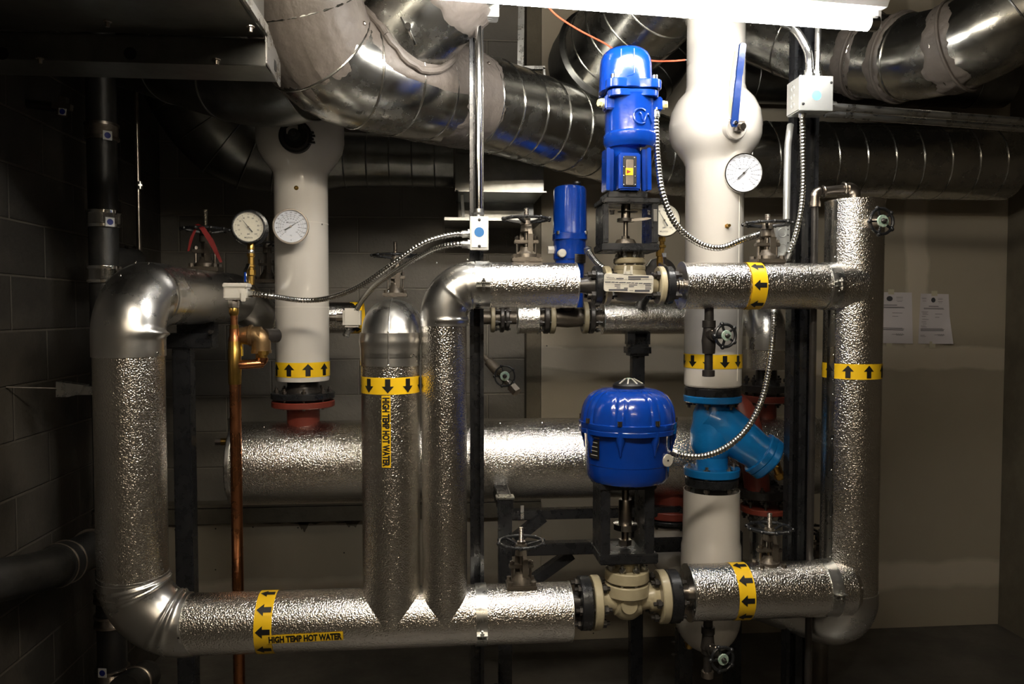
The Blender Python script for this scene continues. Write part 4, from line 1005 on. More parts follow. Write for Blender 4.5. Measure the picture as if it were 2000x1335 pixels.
# tall blue actuator
t = thing('valve_actuator', 'tall bright-blue motor actuator with a sight window, standing on the upper black bracket', 'actuator', (xV, Y0, zpy(240, xV, Y0)))
xa = at(1229, 300, Y0).x
dome = MB(); vlathe(dome, at(1222, 150, Y0).x, Y0, [(96, 2), (97, 20), (101, 36), (108, 44), (118, 48.5), (130, 50), (182, 52)], 56); dm = dome.build('cap', 'blue', t)
xc_ = at(1222, 150, Y0).x; kz = mp((xc_, Y0, 2.1))
w_ = Wrap((xc_, Y0, 0), (0, 0, 1), 51.2 * kz)
b = MB()
for c0, zt2_, zb2_ in ((-.030, 104, 160), (.006, 110, 160)):
    pts = [w_.pt(zpy(py, xc_, Y0), c0, 0) for py in (112, 130, 150, 158)]; b.tube(pts, .0011, 6)
pts = [w_.pt(zpy(py, xc_, Y0), cc, 0) for py, cc in ((158, .006), (162, .002), (163, -.006), (164, -.014))]; b.tube(pts, .0011, 6); b.build('casting_line', 'blue', dm)
def roundsq(b, x, Y, py, half, th, n=48, sq=.22, ears=True):
    z = zpy(py, x, Y); q = mp((x, Y, z)); th = th * q
    def rad(f): return half * q * (1 + sq * (abs(math.cos(f - PI / 4)) ** 6 + abs(math.sin(f - PI / 4)) ** 6 - .55))
    prof = [(-th / 2, .985), (-th / 2 + .002, 1), (th / 2 - .002, 1), (th / 2, .985)]
    return b.lathe((x, Y, z), (0, 0, 1), [(a_, r_) for a_, r_ in prof], n, mod=lambda i, f: rad(f))
def uni(b, x, Y, py, half, thp, sq=.2):
    z = zpy(py, x, Y); q = mp((x, Y, z)); th = thp * q
    b.lathe((x, Y, z), (0, 0, 1), [(-th / 2, .98), (-th / 2 + .002, 1.0), (th / 2 - .002, 1.0), (th / 2, .98)], 64, mod=lambda i, f: half * q * (1 + sq * (abs(math.sin(2 * f)) ** 3 - .35)))
    return b
xm = at(1229, 185, Y0).x
uni(MB(), xm, Y0, 176, 56, 17, .34).build('cap_flange', 'blue', t); uni(MB(), xm, Y0, 193, 53, 13, .26).build('body_flange', 'blue', t)
z = zpy(168, xm, Y0)
for f in (PI / 4, 3 * PI / 4, 5 * PI / 4, 7 * PI / 4):
    r2 = 57 * mp((xm, Y0, z)) * 1.0; q = V((xm + r2 * math.sin(f), Y0 - r2 * math.cos(f), z)); MB().cyl(q, q + V((0, 0, .014)), .0075, 12).build('cap_screw', 'chrome', t)
stackv(t, at(1231, 240, Y0).x, Y0, [(193, 50), (196, 49), (262, 49), (266, 52), (280, 52), (285, 50), (291, 47), (292, 40)], 'blue', 'gear_housing', 56)
x5 = at(1231, 240, Y0).x; q5 = mp((x5, Y0, 1.95))
for sx, py, m_ in ((-1, 208, 'yellow_plastic'), (1, 209, 'yellow_plastic')):
    z = zpy(py, x5, Y0); p = V((x5 + sx * 46 * q5, Y0 - .022, z)); d = V((sx, -.35, 0)).normalized()
    o = MB().box(p, (.03, .045, .040), bev=.004).build('conduit_boss', 'blue', t)
    MB().cyl(p + d * .012, p + d * .026, .0125, 16).cyl(p + d * .024, p + d * .034, .0105, 6).build('plug', m_, o)
# raised monogram on the housing
w_ = Wrap((x5, Y0, 0), (0, 0, 1), 49.2 * q5); sg = 1 if w_.pt(0, .01).x > x5 else -1
b = MB(); cz = zpy(239, x5, Y0); cx0 = .014
def mono(u_, v_): return w_.pt(cz + v_ * q5, sg * (cx0 + u_ * q5), .0)
arc = [mono(-1 + 14 * math.cos(a), 14 * math.sin(a)) for a in [math.radians(50 + 260 * i / 20) for i in range(21)]]
b.tube(arc, .0030, 8)
b.tube(crv([mono(-4, 7), mono(0, 3), mono(3, -6), mono(7, -9), mono(12, 3), mono(16, 5), mono(21, -2), mono(26, -11)], 5), .0032, 8); b.build('raised_emblem', 'blue', t)
# bell housing with window
xb = at(1220, 330, Y0).x; b = MB(); vlathe(b, xb, Y0, [(290, 34), (296, 32), (374, 30)], 40); b.build('bell_housing', 'blue', t)
for px in (1184, 1194, 1256, 1262):
    a_, c_ = at(px, 292, Y0 - .045), at(px + (1 if px > 1220 else -1), 374, Y0 - .040); MB().bar(a_, c_, .07 if px in (1184, 1262) else .02, .011, (1, 0, 0), bev=.002).build('housing_rib', 'blue', t)
a_, c_ = at(1206, 300, Y0 - .058), at(1248, 373, Y0 - .058)
wf = MB().box(((a_.x + c_.x) / 2, Y0 - .052, (a_.z + c_.z) / 2), (c_.x - a_.x, .05, a_.z - c_.z), bev=.004).build('window_boss', 'blue', t)
a_, c_ = at(1217, 304, Y0 - .079), at(1243, 364, Y0 - .079)
gk = MB().box(((a_.x + c_.x) / 2, Y0 - .079, (a_.z + c_.z) / 2), (c_.x - a_.x, .006, a_.z - c_.z), bev=.002).build('window_gasket', 'ink', t)
a_, c_ = at(1223, 311, Y0 - .083), at(1237, 361, Y0 - .083)
MB().box(((a_.x + c_.x) / 2, Y0 - .083, (a_.z + c_.z) / 2), (c_.x - a_.x, .004, a_.z - c_.z), bev=.0015).build('sight_glass', 'steel', gk)
a_, c_ = at(1222, 328, Y0 - .086), at(1236, 342, Y0 - .086)
MB().box(((a_.x + c_.x) / 2, Y0 - .086, (a_.z + c_.z) / 2), (c_.x - a_.x, .003, a_.z - c_.z)).build('position_flag', 'yellow', gk)
b = MB(); b.raw([at(1224, 331, Y0 - .0881), at(1224, 339, Y0 - .0881), at(1233, 335, Y0 - .0881)], [(0, 1, 2)]); b.build('pointer_mark', 'red_tag', gk)
for px, py in ((1219, 307), (1240, 308), (1219, 326), (1241, 326), (1219, 343), (1241, 344), (1219, 361), (1241, 361)): screw(at(px, py, Y0 - .082), (0, -1, 0), gk, .0022)

# ---- lower valve
xL = at(1224, 1170, Y0).x; zLV = zpy(1170, xL, Y0); k = mp((xL, Y0, zLV))
t = thing('control_valve', 'cream-beige flanged globe valve on the bottom run under the round blue actuator', 'valve', (xL, Y0, zLV))
b = MB(); b.tube(crv([hz(1168, Y0, zLV - .004), hz(1185, Y0, zLV + .004), hz(1205, Y0, zLV), hz(1224, Y0, zLV - .01), hz(1244, Y0, zLV), hz(1266, Y0, zLV + .006), hz(1288, Y0, zLV + .002)], 6), [27 * k] * 5 + [23 * k] * 7 + [29 * k] * 13 + [23 * k] * 6 + [27 * k] * 6, 36)
b.lathe((xL, Y0, zpy(1152, xL, Y0)), (0, 0, -1), [(0, 38 * k), (14 * k, 34 * k), (30 * k, 32 * k), (44 * k, 27 * k), (52 * k, 18 * k), (55 * k, 3 * k)], 36); b.build('body', 'beige', t, sharp=1.0)
p = at(1230, 1184, Y0 - 33 * k); MB().lathe(p + V((0, .03, 0)), (0, -1, 0), [(0, 19 * k), (.026, 17 * k), (.031, 15 * k)], 30).build('boss', 'beige', t)
vflange(t, xL, Y0, 1147, 43, 24, 'beige', name='bonnet_flange'); vflange(t, xL, Y0, 1120, 43, 22, 'beige', 8, 'zinc', rb=.80, bl=.085, br=.0105, off=-.002, name='bonnet_flange', rot=.3)
stackv(t, xL, Y0, [(1090, 24), (1110, 25), (1112, 25)], 'beige', 'bonnet')
flange(t, hz(1163, Y0, zLV - .006), (1, 0, 0), 52 * k, 16 * k, 'beige', 0); flange(t, hz(1292, Y0, zLV + .006), (1, 0, 0), 51 * k, 17 * k, 'beige', 0)
for px, s, dz in ((1141, -1, -.006), (1312, 1, .006)): flange(t, hz(px, Y0, zLV + dz), (1, 0, 0), 51 * k, 22 * k, 'black_paint', 6, 39 * k, .0125, .105, 'black_iron', 1.05, off=-s * .018, name='pipe_flange')
MB().cyl(hz(1112, Y0, zLV - .004), hz(1136, Y0, zLV - .004), 21 * k, 28).build('weld_neck', 'black_iron', t)
MB().lathe(hz(1320, Y0, zF), (1, 0, 0), [(0, 20 * k), (6 * k, 17 * k), (12 * k, 14 * k), (30 * k, 14 * k)], 28).build('weld_neck', 'steel', t)
t = thing('actuator_bracket', 'black steel box bracket holding the round blue actuator above the lower beige valve', 'bracket', (xL, Y0, zpy(1010, xL, Y0)))
Yf = Y0 - .066; DP = .135
plate_px(MB(), 1170, 1283, 944, 956, Yf, DP).build('top_plate', 'black_paint', t)
bp_ = plate_px(MB(), 1172, 1286, 1084, 1101, Yf, DP).build('bottom_plate', 'black_paint', t)
plate_px(MB(), 1174, 1192, 954, 1086, Yf + .004, DP - .01).build('leg_plate', 'black_paint', t)
plate_px(MB(), 1260, 1278, 954, 1086, Yf + .004, DP - .01).build('leg_plate', 'black_paint', t)
xs = at(1221, 1010, Y0).x
stackv(t, xs, Y0, [(948, 7), (978, 7)], 'steel', 'stem_rod'); stackv(t, xs, Y0, [(974, 12), (976, 13), (1020, 13), (1021, 12)], 'steel', 'stem_sleeve')
stackv(t, xs, Y0, [(1020, 14), (1021, 23), (1032, 23), (1034, 15)], 'chrome', 'coupling_ring'); stackv(t, xs, Y0, [(1032, 7), (1056, 7)], 'steel', 'stem_rod')
stackv(t, xs, Y0, [(1052, 13), (1063, 13)], 'steel', 'gland_nut', 6)
z = zpy(1074, xs, Y0); MB().lathe((xs, Y0, z - .02), (0, 0, 1), [(0, .036), (.028, .036), (.028, .030), (.024, .028), (.024, .02)], 40).torus((xs, Y0, z + .004), (0, 0, 1), .034, .003).build('packing_ring', 'chrome', t)
# round blue actuator
xr3 = at(1226, 840, Y0).x
t = thing('valve_actuator', 'squat round blue actuator with a ribbed dome and black indicator cap over the lower valve', 'actuator', (xr3, Y0, zpy(880, xr3, Y0)))
def ribbed(i, f):
    g = (f * 8 / (2 * PI)) % 1; return 1 - (.030 * math.exp(-((g - .34) / .045) ** 2) + .030 * math.exp(-((g - .66) / .045) ** 2)) * (1 if 2 <= i <= 9 else 0)
b = MB(); vlathe(b, xr3, Y0, [(756, 20), (757, 36), (759, 52), (764, 66), (772, 77), (782, 84), (793, 88.5), (805, 91), (815, 92), (821, 92.5)], 160, mod=ribbed); dm = b.build('dome', 'blue', t, sharp=.8)
def oct_(i, f): return 1 + .028 * (abs(math.cos(4 * f)) ** 1.5)
b = MB(); vlathe(b, xr3, Y0, [(819, 90), (820, 93), (829, 93), (831, 92), (832, 93), (840, 92.5), (842, 86)], 96, mod=oct_); b.build('rim', 'blue', t)
b = MB(); vlathe(b, xr3, Y0, [(838, 87), (850, 84), (900, 81), (901, 80), (925, 79.5), (934, 74), (938, 64), (944, 40)], 64); b.build('body', 'blue', t)
z = zpy(822, xr3, Y0); kk = mp((xr3, Y0, z))
for i in range(8):
    f = (i + .5) / 8 * 2 * PI; r2 = 91 * kk; q = V((xr3 + r2 * math.sin(f), Y0 - r2 * math.cos(f), z + .004))
    MB().cyl(q, q + V((0, 0, .014)), .008, 12).build('cap_screw', 'chrome', t)
    zz2 = zpy(850, xr3, Y0); q2 = V((xr3 + 84.5 * kk * math.sin(f), Y0 - 84.5 * kk * math.cos(f), zz2)); MB().lathe(q2 + V((0, 0, .03)), (0, 0, -1), [(0, .014), (.03, .013), (.05, .006), (.07, .002)], 12).build('screw_boss', 'blue', t)
stackv(t, xr3, Y0, [(935, 36), (948, 34)], 'black_iron', 'adapter')
ic = MB(); vlathe(ic, at(1228, 748, Y0).x, Y0, [(739, 8), (741, 14), (747, 27), (751, 31), (757, 31)], 48); ic = ic.build('indicator_cap', 'ink', t, label='black position indicator with a green centre')
b = MB(); vlathe(b, at(1228, 748, Y0).x, Y0, [(737.5, 3), (739, 7), (741, 8)], 24); b.build('indicator_button', 'green_disc', ic)
for f in (-.9, -.3, .35, .95):
    q = at(1228, 748, Y0); d = V((math.sin(f), -math.cos(f), 0)); kq = mp(q); MB().bar(V((q.x, Y0, zpy(740, q.x, Y0) + .003)) + d * 10 * kq, V((q.x, Y0, zpy(748.5, q.x, Y0) + .002)) + d * 29 * kq, .004, .002).build('indicator_stripe', 'plate', ic)
p = at(1173, 754, Y0); MB().bar(p, at(1200, 756, Y0), .004, .001).build('wire_tab', 'steel', t)
p = at(1301, 898, Y0 - .082); d = V((.38, -1, 0)).normalized()
MB().cyl(p - d * .05, p, .017, 24).build('conduit_boss', 'blue', t); pl_ = MB().lathe(p, d, [(0, .0178), (.008, .0178), (.009, .0165)], 28).build('plug', 'plate', t)
MB().lathe(p + d * .009, d, [(0, .003), (.0006, .003)], 10).build('plug_hole', 'ink', pl_)
w_ = Wrap((xr3, Y0, 0), (0, 0, 1), 82.5 * kk); sg = 1 if w_.pt(0, .01).x > xr3 else -1
for z0, z1, m_ in ((zpy(848, xr3, Y0), zpy(826, xr3, Y0), 'steel'), (zpy(886, xr3, Y0), zpy(850, xr3, Y0), 'ink')):
    b = MB(); w_.patch(b, z0, z1, sg * -.112, sg * -.155, .004); b.build('data_plate', m_, t)
b = MB()
for i in range(4): z_ = zpy(856 + i * 8, xr3, Y0); w_.patch(b, z_, z_ + .002, sg * -.118, sg * -.145, .0052)
b.build('plate_print', 'plate', t)
# ---- slim blue actuator further back
YS = 2.95; xS = at(1113, 450, YS).x
t = thing('valve_actuator', 'slim darker-blue actuator with a black knob on top, further back left of the tall one', 'actuator', (xS, YS, zpy(440, xS, YS)))
b = MB(); vlathe(b, xS, YS, [(363, 2), (363, 22), (366, 29), (372, 32), (456, 33), (458, 34)], 48); b.build('cap', 'blue', t)
uni(MB(), xS, YS, 463, 35, 13, .12).build('cap_flange', 'blue', t)
b = MB(); vlathe(b, xS, YS, [(468, 34), (472, 32), (506, 32), (510, 29), (600, 27)], 48); b.build('gear_housing', 'blue', t)
b = MB(); vlathe(b, at(1127, 360, YS).x, YS, [(355, 8), (359, 8.5), (361, 6), (366, 7)], 20); b.build('top_knob', 'ink', t)
p = at(1098, 494, YS - .062); MB().lathe(p + V((0, .03, 0)), (0, -1, 0), [(0, .016), (.034, .016), (.036, .013)], 24).box(p - V((0, .006, 0)), (.018, .003, .003)).build('plug', 'plate', t)
p = at(1076, 488, YS); MB().cyl(p - V((.012, 0, 0)), p + V((.03, 0, 0)), .016, 6).build('gland_plug', 'white_plastic', t)
z = zpy(460, xS, YS)
for px in (1090, 1145): q = at(px, 457, YS - .055); MB().cyl(q, q + V((0, 0, .012)), .006, 10).build('cap_screw', 'chrome', t)
w_ = Wrap((xS, YS, 0), (0, 0, 1), 31 * mp((xS, YS, 1.7))); sg = 1 if w_.pt(0, .01).x > xS else -1
b = MB(); w_.patch(b, zpy(515, xS, YS), zpy(498, xS, YS), sg * .008, sg * .062, .004); b.build('data_plate', 'steel', t)
b = MB()
for i in range(5): z_ = zpy(501 + i * 3, xS, YS); w_.patch(b, z_ - .002, z_, sg * .014, sg * .056, .005)
b.build('plate_print', 'ink', t)
# ================================================================ HAND-WHEEL GATE VALVES ON THE RUNS
def gate(label, px, pyw, rw, pyb, Y, stem_py, m='valve_iron', wheel_m='black_paint', dish=-1, scale=1.0, red=False, spokes=4, name='gate_valve', rot=.5):
    x = at(px, pyw, Y).x; zw = zpy(pyw, x, Y); zb = zpy(pyb, x, Y); k = mp((x, Y, zw)); R = rw * k; s = k * scale
    t = thing(name, label, 'valve', (x, Y, zb))
    hh = zw - zb; rt = 3.1 * s; hub_z = zw - (7 * s if dish < 0 else -4 * s)
    wh = MB().torus((x, Y, zw), (0, 0, 1), R - rt, rt, 48, 10)
    for i in range(10):
        f = 2 * PI * i / 10 + .2; wh.sphere((x + R * math.cos(f), Y + R * math.sin(f), zw), rt * 1.25, seg=8)
    wh = wh.build('handwheel', wheel_m, t)
    for i in range(spokes):
        f = 2 * PI * i / spokes + rot; d = V((math.cos(f), math.sin(f), 0))
        MB().bar(V((x, Y, hub_z)) + d * 7 * s, V((x, Y, zw)) + d * (R - rt), 6 * s, 3 * s, bev=.0008).build('spoke', wheel_m, wh)
    MB().lathe((x, Y, hub_z - 4 * s), (0, 0, 1), [(0, 12 * s), (8 * s, 11 * s)], 24).build('hub', m, wh)
    MB().cyl((x, Y, hub_z + 4 * s), (x, Y, hub_z + 9 * s), 9 * s, 6).build('wheel_nut', 'steel', wh)
    zt = zpy(stem_py, x, Y); b = MB(); pr = []; z = 0
    while z < zt - hub_z: pr += [(z, 4.2 * s), (z + 1.1 * s, 5.0 * s), (z + 2.2 * s, 4.2 * s)]; z += 2.6 * s
    b.lathe((x, Y, hub_z), (0, 0, 1), pr, 14); b.build('threaded_stem', 'steel', t)
    # yoke arms, gland and bonnet
    for sx in (-1, 1):
        b = MB(); d = V((.5 * sx, -.85 * sx, 0)).normalized(); o = V((x, Y, 0))
        b.bar(o + d * 9 * s + V((0, 0, hub_z - 5 * s)), o + d * 14 * s + V((0, 0, zb + hh * .60)), 8 * s, 5 * s, (0, -1, 0), bev=.001)
        b.bar(o + d * 14 * s + V((0, 0, zb + hh * .62)), o + d * 13 * s + V((0, 0, zb + hh * .18)), 9 * s, 5 * s, (0, -1, 0), bev=.001); b.build('yoke_arm', m, t)
    b = MB().lathe((x, Y, hub_z - 5 * s), (0, 0, -1), [(0, 11 * s), (12 * s, 12 * s), (14 * s, 9 * s)], 20); b.build('yoke_hub', m, t)
    MB().cyl((x, Y, zb), (x, Y, hub_z - 4 * s), 4 * s, 12).build('stem', 'steel', t)
    MB().box((x, Y, zb + hh * .44), (48 * s, 15 * s, 7 * s), bev=.002).build('gland_plate', m, t)
    for sx in (-1, 1):
        c = V((x + sx * 18 * s, Y - 2 * s, 0)); MB().cyl(c + V((0, 0, zb + hh * .10)), c + V((0, 0, zb + hh * .58)), 2.4 * s, 10).cyl(c + V((0, 0, zb + hh * .50)), c + V((0, 0, zb + hh * .56)), 5.2 * s, 6).build('gland_bolt', 'steel', t)
    MB().lathe((x, Y, zb - 6 * s), (0, 0, 1), [(0, 22 * s), (hh * .14 + 6 * s, 19 * s), (hh * .24 + 6 * s, 12 * s), (hh * .30 + 6 * s, 11 * s)], 28).build('bonnet', m, t)
    bs = MB().box((x, Y, zb - 1 * s), (58 * s, 46 * s, 10 * s), bev=.003).build('bonnet_flange', m, t)
    for sx in (-1, 1):
        for sy in (-1, 1): c = V((x + sx * 22 * s, Y + sy * 17 * s, zb + 3 * s)); MB().cyl(c, c + V((0, 0, 7 * s)), 5.5 * s, 6).build('bolt', m, bs)
    return t
gate('iron gate valve with black handwheel on the upper run, left of the slim blue actuator', 1028, 428, 47, 507, Y0 + .02, 408, spokes=5)
gate('iron gate valve with black handwheel on the upper run, right of the tall white pipe', 1499, 437, 46, 510, Y0 + .02, 420, spokes=5)
gate('iron gate valve with worn pale-edged handwheel on the bottom run, left of the beige valve', 1018, 1058, 46, 1140, Y0, 1031, dish=-1, spokes=3, rot=.2)
gate('iron gate valve with black handwheel on the lower run, left of the doubled strut', 1503, 1030, 43, 1107, Y0, 1002, dish=-1, spokes=5)
gate('dim gate valve with a black handwheel half hidden behind the domed riser', 772, 499, 46, 575, YR, 473, spokes=4, scale=.8)
t = gate('dark gate valve with a red strap over its wheel, in shadow behind the left loop', 401, 448, 44, 525, 2.72, 408, m='valve_iron', spokes=4, scale=1.0)
b = MB(); ribbon(b, [at(384, 438, 2.66), at(395, 445, 2.64), at(412, 470, 2.64), at(432, 512, 2.66)], [.012, .016, .018, .008], V((1, .1, .3)).normalized(), .002)
ribbon(b, [at(385, 440, 2.66), at(374, 465, 2.65), at(368, 490, 2.66)], [.008, .010, .006], V((1, .1, .1)).normalized(), .002); b.build('red_strap', 'red_tag', t)
gate('dark gate valve with its wheel behind the left pressure gauge, in deep shadow', 522, 476, 46, 548, YR, 455, spokes=4, scale=.75)
t = gate('small dark gate valve behind the lower right riser, mostly hidden', 1606, 1035, 36, 1078, 2.9, 1015, spokes=4, scale=.8)
MB().cyl(V(t.location), (t.location.x, 2.9, 0), .03, 20).build('stub', 'valve_iron', t)

# ================================================================ SMALL NEEDLE VALVES WITH WHEELS FACING OUT
def facing(t, c, d, R, hub_m='green_disc', m='black_paint', knob=5, name='handwheel', th=.0045):
    c = V(c); d = V(d).normalized(); A, u, v = frame(d)
    wh = MB().torus(c, d, R, th, 44, 10)
    for i in range(knob):
        f = 2 * PI * i / knob + .35; wh.sphere(c + (u * math.cos(f) + v * math.sin(f)) * (R + th * .6), th * 1.5, seg=10)
    wh = wh.build(name, m, t)
    for i in range(knob):
        f = 2 * PI * i / knob + .35; e = (u * math.cos(f) + v * math.sin(f))
        MB().bar(c + e * R * .3, c + e * R, th * 1.1, th * 1.4, d).build('spoke', m, wh)
    MB().lathe(c + d * .0025, d, [(0, R * .48), (.004, R * .48), (.005, R * .45)], 32).build('hub_disc', hub_m, wh)
    MB().lathe(c, d, [(0, R * .22), (.010, R * .22), (.013, R * .12), (.02, R * .12)], 18).build('hub_nut', 'black_iron', wh)
    return wh
dF = V((.28, -1, .02)).normalized()
def needle(label, px, pys, Y, cw, R, m='black_iron', tip='black_iron'):
    x = at(px, pys[0], Y).x; t = thing('needle_valve', label, 'valve', (x, Y, zpy(pys[2], x, Y)))
    k = mp((x, Y, zpy(pys[2], x, Y)))
    b = MB(); vlathe(b, x, Y, [(pys[0], 9), (pys[1], 9), (pys[1] + .5, 13), (pys[1] + 14, 13), (pys[1] + 15, 11), (pys[2] - 6, 12), (pys[2] + 10, 14), (pys[3] - 12, 13), (pys[3], 12), (pys[3] + .5, 8)], 28)
    b.build('body', m, t)
    b = MB(); vlathe(b, x, Y, [(pys[3], 8), (pys[4] - 12, 8)], 20); b.build('tail_pipe', m, t)
    b = MB(); vlathe(b, x, Y, [(pys[4] - 13, 10), (pys[4] - 12, 12), (pys[4] - 1, 12), (pys[4], 10)], 20); b.build('end_cap', tip, t)
    c = at(cw[0], cw[1], Y - .085); o = V((x, Y, c.z))
    MB().lathe(o, c - o, [(0, .017), (.03, .017), (.031, .012), ((c - o).length, .009)], 20).build('bonnet', m, t)
    for q in (.6, 2.2): MB().sphere(o + (c - o).normalized() * .028 + V((.012 * math.cos(q), 0, .014 * math.sin(q))), .005, seg=8).build('bonnet_bolt', 'steel', t)
    facing(t, c, (c - o), R * mp(c)); return t
needle('black needle valve under the upper run in front of the white pipe, wheel facing out', 1385, (600, 625, 655, 690, 735), Y0, (1417, 655), 22)
needle('black needle valve under the lower run in front of the white elbow, wheel facing out', 1383, (1205, 1222, 1255, 1275, 1322), Y0, (1411, 1286), 23, tip='steel')
t = thing('needle_valve', 'black five-knob handwheel valve sticking out near the top of the far right riser', 'valve', (xD, YD_, zpy(432, xD, YD_)))
c = at(1722, 432, YD_ - .15); o = at(1700, 436, YD_ - .07)
MB().lathe(o + (o - c).normalized() * .02, c - o, [(0, .034), (.022, .032), (.023, .020), (.05, .020), (.051, .014), ((c - o).length + .02, .010)], 24).build('body', 'steel', t)
facing(t, c, V((.12, -1, .05)), 25 * mp(c))
t = thing('needle_valve', 'little dark needle valve on a slanting pipe, hanging right of the middle strut', 'valve', at(985, 735, 2.8))
a_, c_ = at(942, 692, 2.86), at(1006, 762, 2.76); d = (c_ - a_).normalized(); L = (c_ - a_).length
MB().lathe(a_, d, [(0, .010), (.035, .011), (.04, .018), (.10, .020), (.105, .014), (.15, .014)], 20).build('body', 'valve_iron', t)
MB().cyl(a_ + d * .14, c_, .012, 20).build('tail_pipe', 'steel', t); MB().cyl(c_ - d * .02, c_ + d * .012, .020, 6).build('end_nut', 'steel', t)
c = at(986, 734, 2.74); MB().cyl(a_ + d * .09, c, .010, 14).build('bonnet', 'valve_iron', t); facing(t, c, (-.1, -1, .05), .036, th=.0035)

# ================================================================ GAUGES
def gauge(name, label, px, py, rp, Y, rim, dial, face=(0, -1, 0), lo=0, hi=100, step=10, ang=0, dual=False, depth=.03, text='MILJOCO', unit='psi', grp=None):
    c = at(px, py, Y); k = mp(c); R = rp * k; d = V(face).normalized(); A = d
    t = thing(name, label, 'gauge', c)
    X = V((0, 0, 1)).cross(d).normalized(); X = -X if X.dot(V((1, 0, 0))) < 0 else X; Z = X.cross(-d) if False else V((0, 0, 1)) - d * d.z; Z.normalize()
    MB().lathe(c - d * depth, d, [(0, R * .82), (.004, R * .93), (depth - .002, R * .95)], 48).build('case', rim, t)
    if rim == 'black_paint': MB().lathe(c - d * depth * .9, d, [(0, R * 1.05), (.004, R * 1.13), (.010, R * 1.13), (.012, R * 1.05)], 48).build('case_flange', rim, t)
    MB().torusprof(c, d, [(-.008, R * .90), (-.008, R), (.004, R), (.006, R * .985), (.006, R * .93), (.0, R * .885)], 60).build('bezel', rim, t)
    fc = MB().lathe(c - d * .004, d, [(0, R * .9), (.0022, R * .9)], 48).build('dial_face', dial, t)
    o = c - d * .0012
    P_ = lambda a, r: o + (X * math.cos(a) + Z * math.sin(a)) * r * R
    b = MB(); n = int((hi - lo) / step); A0, A1 = math.radians(225), math.radians(-45)
    rings = [(.82, .72, 1)] if not dual else [(.70, .62, .8), (.60, .53, .8)]
    for (ra, rb_, tk) in rings:
        m_ = n * 5
        for i in range(m_ + 1):
            a = A0 + (A1 - A0) * i / m_; big = i % 5 == 0; w2 = (.009 if big else .004) * R * 1.2; rr = rb_ if big else rb_ + (ra - rb_) * .5
            e = (X * -math.sin(a) + Z * math.cos(a)) * w2; p, q = P_(a, ra), P_(a, rr); b.raw([p - e, q - e, q + e, p + e], [(0, 1, 2, 3)])
    for i in range(n + 1):
        a = A0 + (A1 - A0) * i / n
        flat_text(b, str(int(lo + i * step)), R * (.13 if not dual else .085), P_(a, .60 if not dual else .44), X, Z, .0001)
        if dual: flat_text(b, str(int(i * 20)), R * .10, P_(a, .79), X, Z, .0001)
    if dual:
        flat_text(b, text, R * .12, P_(PI / 2, .22), X, Z, .0001); flat_text(b, '°C', R * .11, P_(-PI / 2, .52), X, Z, .0001); flat_text(b, '°F', R * .10, P_(-PI / 2, .78), X, Z, .0001)
    else:
        flat_text(b, text, R * .12, P_(-PI / 2, .66), X, Z, .0001); flat_text(b, unit, R * .14, P_(-PI / 2, .42), X, Z, .0002)
    b.build('dial_print', 'grey_ink', fc)
    if dual: MB().ring(c - d * .0012, d, R * .615, R * .60, .0004, 60).build('white_ring', 'white_paint', fc)
    an = math.radians(ang); hv = X * math.cos(an) + Z * math.sin(an); sv = X * -math.sin(an) + Z * math.cos(an); o2 = c + d * .002
    b = MB(); Ln = .74 if not dual else .60
    b.prism([o2 + hv * Ln * R, o2 + sv * .022 * R + hv * .1 * R, o2 - hv * .14 * R + sv * .03 * R, o2 - hv * .40 * R + sv * .040 * R, o2 - hv * .40 * R - sv * .040 * R, o2 - hv * .14 * R - sv * .03 * R, o2 - sv * .022 * R + hv * .1 * R], d * .0008)
    nd = b.build('needle', 'ink', t); MB().cyl(o2, o2 + d * .003, R * .06, 16).build('needle_hub', 'steel', nd)
    MB().lathe(c + d * .004, d, [(0, R * .92), (.001, R * .92)], 48).build('glass', 'lens_glass', t)
    return t, c, R, d
fg = V((.10, -1, -.02))
# left pressure gauge on its brass stem
t, c, R, d = gauge('pressure_gauge', 'black-rimmed cream-faced pressure gauge on a brass stem, leftmost of the gauges', 485, 443, 31.5, 2.52, 'black_paint', 'dial_cream', fg, ang=128, depth=.045)
x = c.x + .001; Yg = 2.545
stackv(t, x, Yg, [(472, 5), (476, 5.5), (478, 6.5), (487, 6.5), (488, 5)], 'brass', 'brass_stem'); stackv(t, x, Yg, [(487, 5), (490, 6), (494, 6), (496, 5)], 'zinc', 'union_ring')
stackv(t, x, Yg, [(494, 6), (495, 8), (500, 8), (502, 6), (516, 6), (517, 8), (521, 8), (522, 6), (528, 6)], 'brass', 'brass_fitting', 8)
t = thing('ball_valve', 'small brass ball valve with a blue-striped flat lever under the left pressure gauge', 'valve', at(484, 530, 2.52))
stackv(t, x, Yg, [(525, 5), (527, 9), (537, 9), (539, 6), (556, 6)], 'brass', 'valve_body', 8)
b = MB(); ribbon(b, [at(485, 515, 2.515), at(482, 523, 2.51), at(479, 528, 2.505), at(479, 558, 2.505)], [.010, .010, .011, .012], V((1, 0, 0)), .0025); lv = b.build('lever', 'chrome', t)
p, q = at(479, 531, 2.503), at(479, 550, 2.503); b = MB(); ribbon(b, [p, q], [.006, .006], V((1, 0, 0)), .001); b.build('lever_grip', 'blue', lv)
# thermometer on the left white pipe
t, c, R, d = gauge('thermometer', 'white-dialled dark-rimmed round thermometer mounted on the front of the left white pipe', 568, 442, 34.5, YW - .16, 'steel', 'dial', V((.10, -1, 0)), -20, 120, 10, 33, True, depth=.022)
MB().cyl(c - d * .02, V((xw, YW, c.z)), .012, 16).build('stem', 'brass', t)
